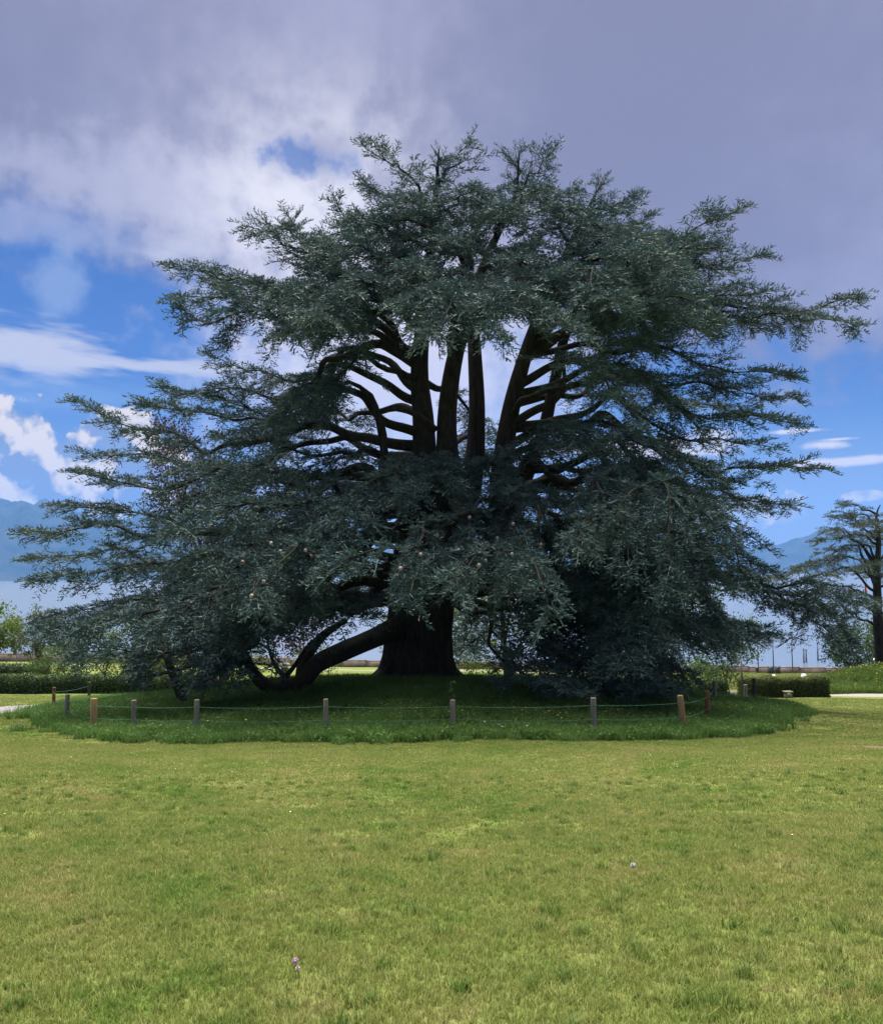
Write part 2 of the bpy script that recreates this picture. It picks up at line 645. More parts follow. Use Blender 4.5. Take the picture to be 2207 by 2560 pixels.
def ground_material():
    m, t, o = new_mat('turf')
    p = pos(t)
    c = lawn_colour(t, p)
    nf = noise(t, p, 26, 5, 0.7)
    nm = noise(t, p, 7, 4, 0.6)
    c = colmix(t, nf.ramp(0.3, 0.7, 0.55, 0.0), c, (0.035, 0.065, 0.012))
    c = colmix(t, nm.ramp(0.5, 0.75, 0.0, 0.5), c, (0.19, 0.19, 0.06))
    soil = colmix(t, nf.ramp(0.3, 0.7), (0.07, 0.048, 0.03), (0.20, 0.15, 0.09))
    c = colmix(t, soil_mask(t, p), c, soil)
    principled(t, o, c, 0.95, 0.05, nf * 0.7 + nm * 0.3, 0.04, 0.9)
    return m


def grass_material(name, lawn=True, dark=None, mid=None, light=None, trans=0.35):
    m, t, o = new_mat(name)
    p = pos(t)
    r = attr(t, 'rnd')
    if lawn:
        base = lawn_colour(t, p)
        c = colmix(t, r.ramp(0.0, 0.5, 0.45, 0.0, smooth=False), base, (0.05, 0.115, 0.014))
        c = colmix(t, r.ramp(0.80, 1.0, 0.0, 0.75, smooth=False), c, (0.33, 0.29, 0.12))
        c = colmix(t, 1.0, c, (1.12, 1.12, 1.0), 'MULTIPLY')
    else:
        n = noise(t, p, 1.2, 4, 0.65)
        f = (r * 0.6 + n * 0.8 - 0.2).clamp()
        c = colmix(t, f.ramp(0.0, 0.5), dark, mid)
        c = colmix(t, f.ramp(0.5, 1.0), c, light)
    b = principled(t, None, c, 0.6, 0.2)
    tr = t.nodes.new('ShaderNodeBsdfTranslucent')
    t.links.new(c, tr.inputs[0])
    mx = t.nodes.new('ShaderNodeMixShader')
    mx.inputs[0].default_value = trans
    t.links.new(b.outputs[0], mx.inputs[1])
    t.links.new(tr.outputs[0], mx.inputs[2])
    t.links.new(mx.outputs[0], o.inputs['Surface'])
    return m


def grid_mesh(name, xs, ys, zf, mat, kind='structure'):
    X, Y = np.meshgrid(xs, ys)
    Z = zf(X, Y)
    v = np.stack([X, Y, Z], -1).reshape(-1, 3)
    ny, nx = X.shape
    i = np.arange(ny - 1)[:, None] * nx
    j = np.arange(nx - 1)[None, :]
    q = np.stack([i + j, i + j + 1, i + nx + j + 1, i + nx + j], -1).reshape(-1, 4)
    o = link(name, np_mesh(name, v, q, smooth=True), mat)
    o['kind'] = kind
    return o


M['turf'] = ground_material()
gx = np.unique(np.concatenate([np.linspace(-400, -60, 30), np.linspace(-60, 60, 161), np.linspace(60, 400, 30)]))
gy = np.unique(np.concatenate([np.linspace(-400, -20, 24), np.linspace(-20, 108, 200), [106.5, 107.5], np.linspace(110, 140, 8)]))
ground = grid_mesh('ground', gx, gy, H, M['turf'])


def strip(name, pts, width, mat, lift=0.012):
    c = catmull([(x, y, 0) for x, y in pts], 1.0)[:, :2]
    tg = np.gradient(c, axis=0)
    tg /= np.linalg.norm(tg, axis=1)[:, None]
    nrm = np.stack([-tg[:, 1], tg[:, 0]], 1)
    cols = []
    for k in np.linspace(-0.5, 0.5, 7):
        wob = 1 + 0.05 * np.sin(np.arange(len(c)) * 1.7 + k * 3)
        q = c + nrm * (k * width * wob)[:, None]
        cols.append(np.stack([q[:, 0], q[:, 1], H(q[:, 0], q[:, 1]) + lift + 0.02 * (1 - (2 * k) ** 2)], 1))
    v = np.stack(cols, 1).reshape(-1, 3)
    i = np.arange(len(c) - 1)[:, None] * 7
    j = np.arange(6)[None, :]
    qd = np.stack([i + j, i + j + 1, i + 7 + j + 1, i + 7 + j], -1).reshape(-1, 4)
    o = link(name, np_mesh(name, v, qd, smooth=True), mat)
    o['kind'] = 'structure'
    return o


_pp = [hit(px_, py_) for px_, py_ in ((-260, 1787), (-120, 1783), (0, 1778), (70, 1773), (135, 1767))]
PATH = [(q_.x, q_.y) for q_ in _pp] + [(_pp[-1].x + 3, _pp[-1].y + 2.0)]
strip('path', PATH, 4.6, M['asphalt'])
strip('gravel_path', [(-60, 66), (-30, 67), (-12, 68.2), (6, 68), (24, 64.5), (30, 61.6), (38, 61.6), (60, 64)], 3.2, M['gravel'])
strip('terrace_path', [(22, 80), (31, 80.5), (45, 81)], 1.0, M['gravel'])
strip('terrace_path', [(31, 81), (33, 76), (34, 72)], 1.0, M['gravel'], 0.03)
strip('shore_path', [(-80, 98), (0, 98), (33, 97), (60, 97)], 2.0, M['gravel'])

# ------------------------------------------------------------------ lake and mountains
LAKE_Z = -11.5
m, t, o = new_mat('lake_water')
p = pos(t)
mp = t.nodes.new('ShaderNodeMapping')
mp.inputs['Scale'].default_value = (0.35, 1.0, 1.0)
t.links.new(p, mp.inputs[0])
w1 = noise(t, mp.outputs[0], 0.25, 5, 0.6)
w2 = noise(t, mp.outputs[0], 0.02, 3, 0.5)
b = principled(t, o, (0.10, 0.13, 0.17), 0.22, 0.5, w1 + w2 * 2.0, 0.6, 0.35)
b.inputs['IOR'].default_value = 1.33
M['lake'] = m
lake = grid_mesh('lake', np.linspace(-16000, 16000, 33), np.concatenate([[107.0, 200, 500], np.linspace(1000, 16000, 20)]), lambda x, y: np.full(x.shape, LAKE_Z), M['lake'])

m, t, o = new_mat('far_forest')
n = noise(t, pos(t), 0.004, 6, 0.6)
c = colmix(t, n.ramp(0.35, 0.65), (0.016, 0.030, 0.024), (0.040, 0.050, 0.042))
principled(t, o, c, 0.95, 0.05)
M['far'] = m


def mountain(name, az0, az1, prof, r0, r1, seed):
    na, nr = 240, 26
    rg = np.random.default_rng(seed)
    az = np.linspace(R_(az0), R_(az1), na)
    rr = np.linspace(r0, r1, nr)
    top = np.interp(np.degrees(az), [q[0] for q in prof], [q[1] for q in prof])
    ph = rg.uniform(0, 6.28, (7, 2))
    for k, (f, a) in enumerate(((40, 0.06), (90, 0.035), (170, 0.02), (330, 0.010), (610, 0.005))):
        top = top * (1 + a * np.sin(az * f + ph[k, 0]))
    V = np.zeros((nr, na, 3))
    for i, r in enumerate(rr):
        u = i / (nr - 1)
        h = np.clip(np.sin(min(u / 0.62, 1.0) * math.pi / 2) ** 1.4, 0, 1) if u < 0.62 else 1 - ((u - 0.62) / 0.38) ** 1.5
        spur = 1 + 0.12 * np.sin(az * 150 + ph[5, 0] + u * 5) * np.sin(az * 61 + u * 9) * (1 - abs(u - 0.62))
        z = LAKE_Z - 8 + top * h * np.where(u < 0.6, spur, 1.0)
        V[i, :, 0] = np.sin(az) * r
        V[i, :, 1] = np.cos(az) * r
        V[i, :, 2] = z
    i = np.arange(nr - 1)[:, None] * na
    j = np.arange(na - 1)[None, :]
    q = np.stack([i + j, i + j + 1, i + na + j + 1, i + na + j], -1).reshape(-1, 4)
    ob = link(name, np_mesh(name, V.reshape(-1, 3), q, smooth=True), M['far'])
    ob['kind'] = 'structure'
    return ob


mountain('mountain', -75, 6, [(-75, 500), (-45, 800), (-30, 1010), (-26.5, 960), (-25.5, 900), (-24.2, 960), (-22, 880), (-14, 760), (-4, 420), (6, 20)], 9500, 14000, 3)
mountain('mountain', -2, 75, [(-2, 30), (8, 260), (16, 330), (20, 380), (22.6, 510), (24, 560), (27, 650), (40, 560), (75, 400)], 11500, 15500, 5)

# ------------------------------------------------------------------ cedar foliage
def frond_template(seed, n=20, spread=1.0):
    """a flat spray one unit long: narrow needle-covered shoots along an axis"""
    rg = np.random.default_rng(seed)
    V, Q, RD = [], [], []

    def shoot(a, b, w):
        d = b - a
        L = np.linalg.norm(d)
        d = d / L
        s = np.cross(d, [0, 0, 1.0])
        s /= np.linalg.norm(s) + 1e-9
        u = np.cross(s, d)
        r = rg.uniform(0, 1)
        th = rg.uniform(0, math.pi)
        ax = s * math.cos(th) + u * math.sin(th)
        m = a + d * L * rg.uniform(0.25, 0.5)
        base = len(V)
        V.extend([a, m + ax * w, b, m - ax * w])
        Q.append((base, base + 1, base + 2, base + 3))
        RD.extend([r * 0.8, r, min(1, r + 0.25), r])
    ax = lambda s: np.array([s, 0.05 * math.sin(s * 3 + seed), -0.13 * s * s])
    for k in range(3):
        shoot(ax(k / 3), ax((k + 1.2) / 3), 0.028)
    for i in range(n):
        s = 0.03 + 0.95 * (i + rg.uniform(-0.3, 0.3)) / n
        s = min(max(s, 0.02), 0.99)
        side = 1 if i % 2 else -1
        L = (0.36 * (1 - 0.62 * s) + 0.05) * rg.uniform(0.7, 1.2) * spread
        an = R_(rg.uniform(32, 66))
        lift = R_(rg.uniform(-14, 52))
        d = np.array([math.cos(an) * math.cos(lift), side * math.sin(an) * math.cos(lift), math.sin(lift)])
        a = ax(s)
        b = a + d * L + np.array([0, 0, -0.10 * L])
        shoot(a, b, rg.uniform(0.022, 0.033))
        for q in ((0.35, 0.75) if L > 0.2 else ((0.45,) if i % 2 else ())):     # little spurs up and forward
            an2 = an + R_(rg.uniform(-60, 60))
            l2 = R_(rg.uniform(-15, 65))
            d2 = np.array([math.cos(an2) * math.cos(l2), side * math.sin(an2) * math.cos(l2), math.sin(l2)])
            a2 = a + (b - a) * q
            shoot(a2, a2 + d2 * (0.05 + L * 0.28), rg.uniform(0.019, 0.029))
    return np.array(V), np.array(Q), np.array(RD)


TEMPL = [frond_template(100 + k, 12, 1.0 + 0.12 * (k % 3)) for k in range(8)]


class Foliage:
    def __init__(self):
        self.items = [[] for _ in TEMPL]

    def add(self, p, d, up, L):
        self.items[random.randrange(len(TEMPL))].append((p, d, up, L))

    def count(self):
        return sum(len(i) for i in self.items)

    def build(self, name, mat, parent):
        VV, QQ, RR, n0 = [], [], [], 0
        for (V, Q, RD), it in zip(TEMPL, self.items):
            if not it:
                continue
            P0 = np.array([i[0] for i in it]); Dv = np.array([i[1] for i in it]); U = np.array([i[2] for i in it])
            L = np.array([i[3] for i in it])
            Dv /= np.linalg.norm(Dv, axis=1)[:, None] + 1e-9
            Sv = np.cross(U, Dv); Sv /= np.linalg.norm(Sv, axis=1)[:, None] + 1e-9
            U2 = np.cross(Dv, Sv)
            W = P0[:, None, :] + L[:, None, None] * (V[None, :, 0, None] * Dv[:, None, :] + V[None, :, 1, None] * Sv[:, None, :] + V[None, :, 2, None] * U2[:, None, :])
            k = len(it)
            VV.append(W.reshape(-1, 3))
            QQ.append((Q[None] + (np.arange(k) * len(V))[:, None, None] + n0).reshape(-1, 4))
            RR.append((RD[None] * 0.6 + RNG.uniform(0, 0.45, (k, 1))).ravel())
            n0 += k * len(V)
        if not VV:
            return None
        me = np_mesh(name, np.concatenate(VV), np.concatenate(QQ), None, np.concatenate(RR))
        o = link(name, me, mat, parent)
        o['kind'] = 'stuff'
        return o


UP = np.array([0.0, 0.0, 1.0])
CONES = []


def norm(v):
    return v / (np.linalg.norm(v) + 1e-9)


def grow_limb(tree, pts, r0, W=2.0, t0=0.3, hang=0.15, style='plate', dens=1.0, fl=1.0, r1=0.02, needle=None, cones=False, wood=None, ground=True, tipup=0.0):
    """a limb (wood) with its own foliage as a child; W = half width of the plate of twigs it carries"""
    ru = random.uniform
    pts = catmull([tuple(p) for p in pts], 0.35)
    # natural crooks
    n = len(pts)
    tt = np.linspace(0, 1, n)
    ph = RNG.uniform(0, 6.28, 4)
    amp = (0.12 + 0.028 * len(pts) * 0.35) * np.sin(tt * math.pi)[:, None]
    pts = pts + amp * np.stack([np.sin(tt * 15 + ph[0]), np.sin(tt * 11 + ph[1]), 0.75 * np.sin(tt * 13 + ph[2]) + 0.35 * np.sin(tt * 31 + ph[3])], 1)
    if tipup:
        pts[:, 2] += tipup * np.clip((tt - 0.75) / 0.25, 0, 1) ** 2
    if ground:
        g = H(pts[:, 0], pts[:, 1])
        pts[:, 2] = np.maximum(pts[:, 2], g + 0.35)
    seg = np.linalg.norm(np.diff(pts, axis=0), axis=1)
    s = np.concatenate([[0], np.cumsum(seg)])
    Ltot = s[-1]
    tl = s / Ltot
    wood_mb = MB()
    rad = r1 + (r0 - r1) * (1 - tl) ** 1.5
    wood_mb.tube(pts, rad, 8 if r0 > 0.15 else 6)
    fo = Foliage()
    tg = norm_rows(np.gradient(pts, axis=0))

    def at(u):
        k = min(int(np.searchsorted(s, u)), n - 1)
        return pts[k], tg[k]

    comb = hang > 0.6
    u = t0 * Ltot
    side = 1
    while u < Ltot:
        p, T = at(u)
        f = (u / Ltot - t0) / (1 - t0)
        prof = min(1.0, 0.35 + f * 2.6) * (1 - max(0, f - 0.45) / 0.55 * 0.82)
        for sd_ in ((side,) if ru(0, 1) < 0.35 else (1, -1)):
            Lb = W * prof * (ru(0.8, 1.35) if comb else ru(0.5, 1.15))
            phi = R_(ru(25, 62) if comb else ru(38, 72))
            if style == 'spire':
                a = ru(0, 6.28)
                hv = np.array([math.cos(a), math.sin(a), 0.0])
                d = norm(hv * math.sin(phi) + T * math.cos(phi))
                Lb *= 0.8
            else:
                Sx = norm(np.cross(T, UP))
                d = norm(T * math.cos(phi) + Sx * sd_ * math.sin(phi) + UP * ru(-0.30, 0.42) - UP * hang * ru(0.2, 1.0))
            nb = max(2, int(Lb / (0.21 if comb else 0.28)))
            q = p.copy()
            path = [q.copy()]
            upv = norm(UP - d * d.dot(UP) + np.array([ru(-.3, .3), ru(-.3, .3), 0.25]))
            for k in range(nb):
                d = norm(d - UP * (0.03 + hang * 0.16) + np.array([ru(-.10, .10), ru(-.10, .10), ru(-.06, .07)]))
                q = q + d * (Lb / nb)
                if ground:
                    gz = Hf(q[0], q[1]) + 0.25
                    if q[2] < gz:
                        q[2] = gz
                path.append(q.copy())
                sx = norm(np.cross(d, upv))
                for s2 in (1, -1):
                    if ru(0, 1) > (0.80 if comb else 0.62) * dens:
                        continue
                    an = R_(ru(22, 48) if comb else ru(30, 66))
                    fd = norm(d * math.cos(an) + sx * s2 * math.sin(an) + UP * ru(-0.12, 0.22) - UP * hang * ru(0.0, 0.8))
                    fo.add(q, fd, norm(upv + np.array([ru(-.3, .3), ru(-.3, .3), 0])), fl * ru(0.55, 1.1) * (0.68 if comb else 1.0))
                if ru(0, 1) < (0.08 if comb else 0.10 + hang * 0.35):
                    fd = norm(np.array([ru(-.5, .5), ru(-.5, .5), -1.0]) + d * 0.5)
                    fo.add(q, fd, norm(d + np.array([ru(-.3, .3), ru(-.3, .3), 0.1])), fl * ru(0.6, 1.1))
                if cones and k > 0 and ru(0, 1) < 0.09:
                    CONES.append((q + UP * 0.05, tree))
            fo.add(q, norm(d + UP * ru(-0.05, 0.15)), upv, fl * ru(0.7, 1.1))
            wood_mb.tube(path, np.linspace(0.03, 0.008, len(path)), 3, cap=False)
        side = -side
        # shoots on the limb itself
        Sx = norm(np.cross(T, UP))
        for s2 in (1, -1):
            an = R_(ru(25, 60))
            fo.add(p, norm(T * math.cos(an) + Sx * s2 * math.sin(an) + UP * ru(-0.1, 0.5)), UP + T * 0.01, fl * ru(0.5, 1.0))
        if hang > 0.3:                               # twigs that lie along the back of the bough
            for _ in range(2):
                fo.add(p + UP * 0.06, norm(T * ru(0.5, 1.0) + Sx * ru(-.6, .6) + UP * ru(-.1, .35)), norm(UP + Sx * ru(-.4, .4)), fl * ru(0.5, 0.9))
        elif f < 0.3 and ru(0, 1) < 0.5:
            fo.add(p, norm(np.array([ru(-.6, .6), ru(-.6, .6), -1.0])), norm(T + Sx * ru(-.5, .5)), fl * ru(0.6, 1.1))
        u += (0.85 if comb else 0.55) / max(dens, 0.5) * ru(0.75, 1.3)
    p, T = pts[-1], tg[-1]
    fo.add(p, T, norm(UP + 0.01), fl * 0.9)
    mats = wood or M['bark']
    wo = wood_mb.build('limb', mats, tree, smooth=True)
    fob = fo.build('foliage', needle or M['needle'], None)
    if fob is not None:
        fob.parent = wo
        fob.matrix_parent_inverse = Matrix.Identity(4)
    return wo, fo.count()


def norm_rows(a):
    return a / (np.linalg.norm(a, axis=1)[:, None] + 1e-9)


# ------------------------------------------------------------------ the great cedar
TREE_D = 42.0
base = D(845, 1378, TREE_D)
TREE_BASE = Vector((base.x, base.y, Hf(base.x, base.y)))
cedar = empty('cedar_tree', TREE_BASE, 'huge spreading dark cedar standing inside the ring of rope fence', 'tree')


def dp(x, y, dy):
    return np.array(D(x, y, TREE_D + dy))


def ang_squash(n, sides, k, seed):
    rg = np.random.default_rng(seed)
    ph = rg.uniform(0, 6.28, 4)
    a = np.arange(sides) / sides * 2 * math.pi
    f = 1 + k * np.sin(a * 5 + ph[0]) + k * 0.6 * np.sin(a * 9 + ph[1]) + k * 0.4 * np.sin(a * 14 + ph[2])
    return [f] * n


def stem(name, pts, radii, seed, sides=22, k=0.06):
    P3 = catmull(pts, 0.5)
    rr = np.interp(np.linspace(0, 1, len(P3)), np.linspace(0, 1, len(radii)), radii)
    mb = MB()
    mb.tube(P3, rr, sides, squash=ang_squash(len(P3), sides, k, seed))
    return mb.build(name, M['bark'], cedar, smooth=True), P3


tb = np.array(TREE_BASE)
stem('trunk', [tb + [0, 0, -0.5], tb + [0, 0, 0.15], tb + [0.02, 0, 0.8], tb + [0.05, 0, 1.8], dp(852, 1235, 0), dp(862, 1150, 0), dp(872, 1080, 0)],
     [2.35, 1.95, 1.62, 1.5, 1.5, 1.6, 1.5], 1, 40, 0.07)
STEMS = {}
STEMS['A'] = stem('stem', [dp(852, 1200, 0), dp(858, 1000, 0), dp(856, 860, 0.3), dp(848, 740, 0.5), dp(866, 560, 0.3), dp(880, 420, 0.2), dp(888, 300, 0)],
                  [1.0, 0.75, 0.55, 0.42, 0.30, 0.16, 0.03], 2)[1]
STEMS['B'] = stem('stem', [dp(890, 1180, -0.4), dp(905, 980, -0.4), dp(905, 830, -0.3), dp(928, 690, 0), dp(985, 520, 0.5), dp(1040, 400, 0.5), dp(1050, 305, 0.5)],
                  [0.95, 0.66, 0.46, 0.38, 0.28, 0.15, 0.03], 3)[1]
STEMS['C'] = stem('stem', [dp(900, 1200, 0.8), dp(1000, 1100, 1.2), dp(1015, 950, 1.2), dp(1040, 800, 1.0), dp(1090, 640, 0.8), dp(1160, 480, 0.5), dp(1215, 372, 0.4)],
                  [0.9, 0.62, 0.50, 0.40, 0.28, 0.16, 0.03], 4)[1]
STEMS['D'] = stem('stem', [dp(880, 1180, 1.0), dp(950, 1000, 1.8), dp(965, 850, 2.0), dp(960, 700, 2.2), dp(950, 540, 2.4), dp(960, 420, 2.4)],
                  [0.8, 0.55, 0.42, 0.34, 0.22, 0.04], 5)[1]
STEMS['E'] = stem('stem', [dp(850, 1100, -0.8), dp(790, 980, -2.0), dp(772, 880, -2.4), dp(750, 800, -2.6), dp(700, 770, -2.8)],
                  [0.42, 0.26, 0.20, 0.15, 0.08], 6, 14)[1]
STEMS['F'] = stem('stem', [dp(1010, 1080, 1.0), dp(1090, 900, 2.0), dp(1120, 780, 2.2), dp(1150, 660, 2.0), dp(1220, 560, 1.6), dp(1300, 470, 1.4)],
                  [0.5, 0.36, 0.30, 0.25, 0.16, 0.04], 7, 16)[1]

NF = 0


def limb(pts, r0, **k):
    global NF
    if 'hang' not in k:
        k['hang'] = 0.12
    if k.get('t0', 0) >= 0.3:
        k['t0'] *= 0.8
    if k['hang'] >= 0.4:                             # the bough itself rides above its hanging sprays
        m_ = len(pts) - 1
        pts = [(q[0], q[1] - 62 * k['hang'] * (i / m_), q[2]) for i, q in enumerate(pts)]
    p3 = [dp(*q) for q in pts]
    if k.get('t0', 0) > 0.12 or r0 > 0.1:            # root the bough inside the nearest stem
        low = p3[0] - UP * (random.uniform(0.3, 2.6) if 620 < pts[0][1] < 960 and pts[0][2] > -1 else 0.0)
        best = min(((np.linalg.norm(sp - low), j, nm) for nm, st_ in STEMS.items() for j, sp in enumerate(st_)), key=lambda v: v[0])
        if best[0] < 2.6:
            p3[0] = STEMS[best[2]][best[1]].copy()
    wo, c = grow_limb(cedar, p3, r0, **k)
    NF += c
    return wo


# spire tops
for pts, W in (([(880, 420, 0.2), (886, 360, 0.1), (888, 312, 0)], 1.5), ([(1040, 400, .5), (1048, 350, .5), (1052, 310, .5)], 1.4),
               ([(1160, 480, .5), (1190, 420, .5), (1222, 365, .4)], 1.4), ([(950, 540, 2.4), (955, 460, 2.4), (965, 385, 2.4)], 1.5),
               ([(700, 560, -1), (620, 490, -1), (582, 436, -1)], 1.4), ([(1220, 560, 1.6), (1270, 480, 1.5), (1305, 440, 1.4)], 1.2)):
    limb(pts, 0.10, W=W, t0=0.02, style='spire', dens=1.2, fl=0.75)

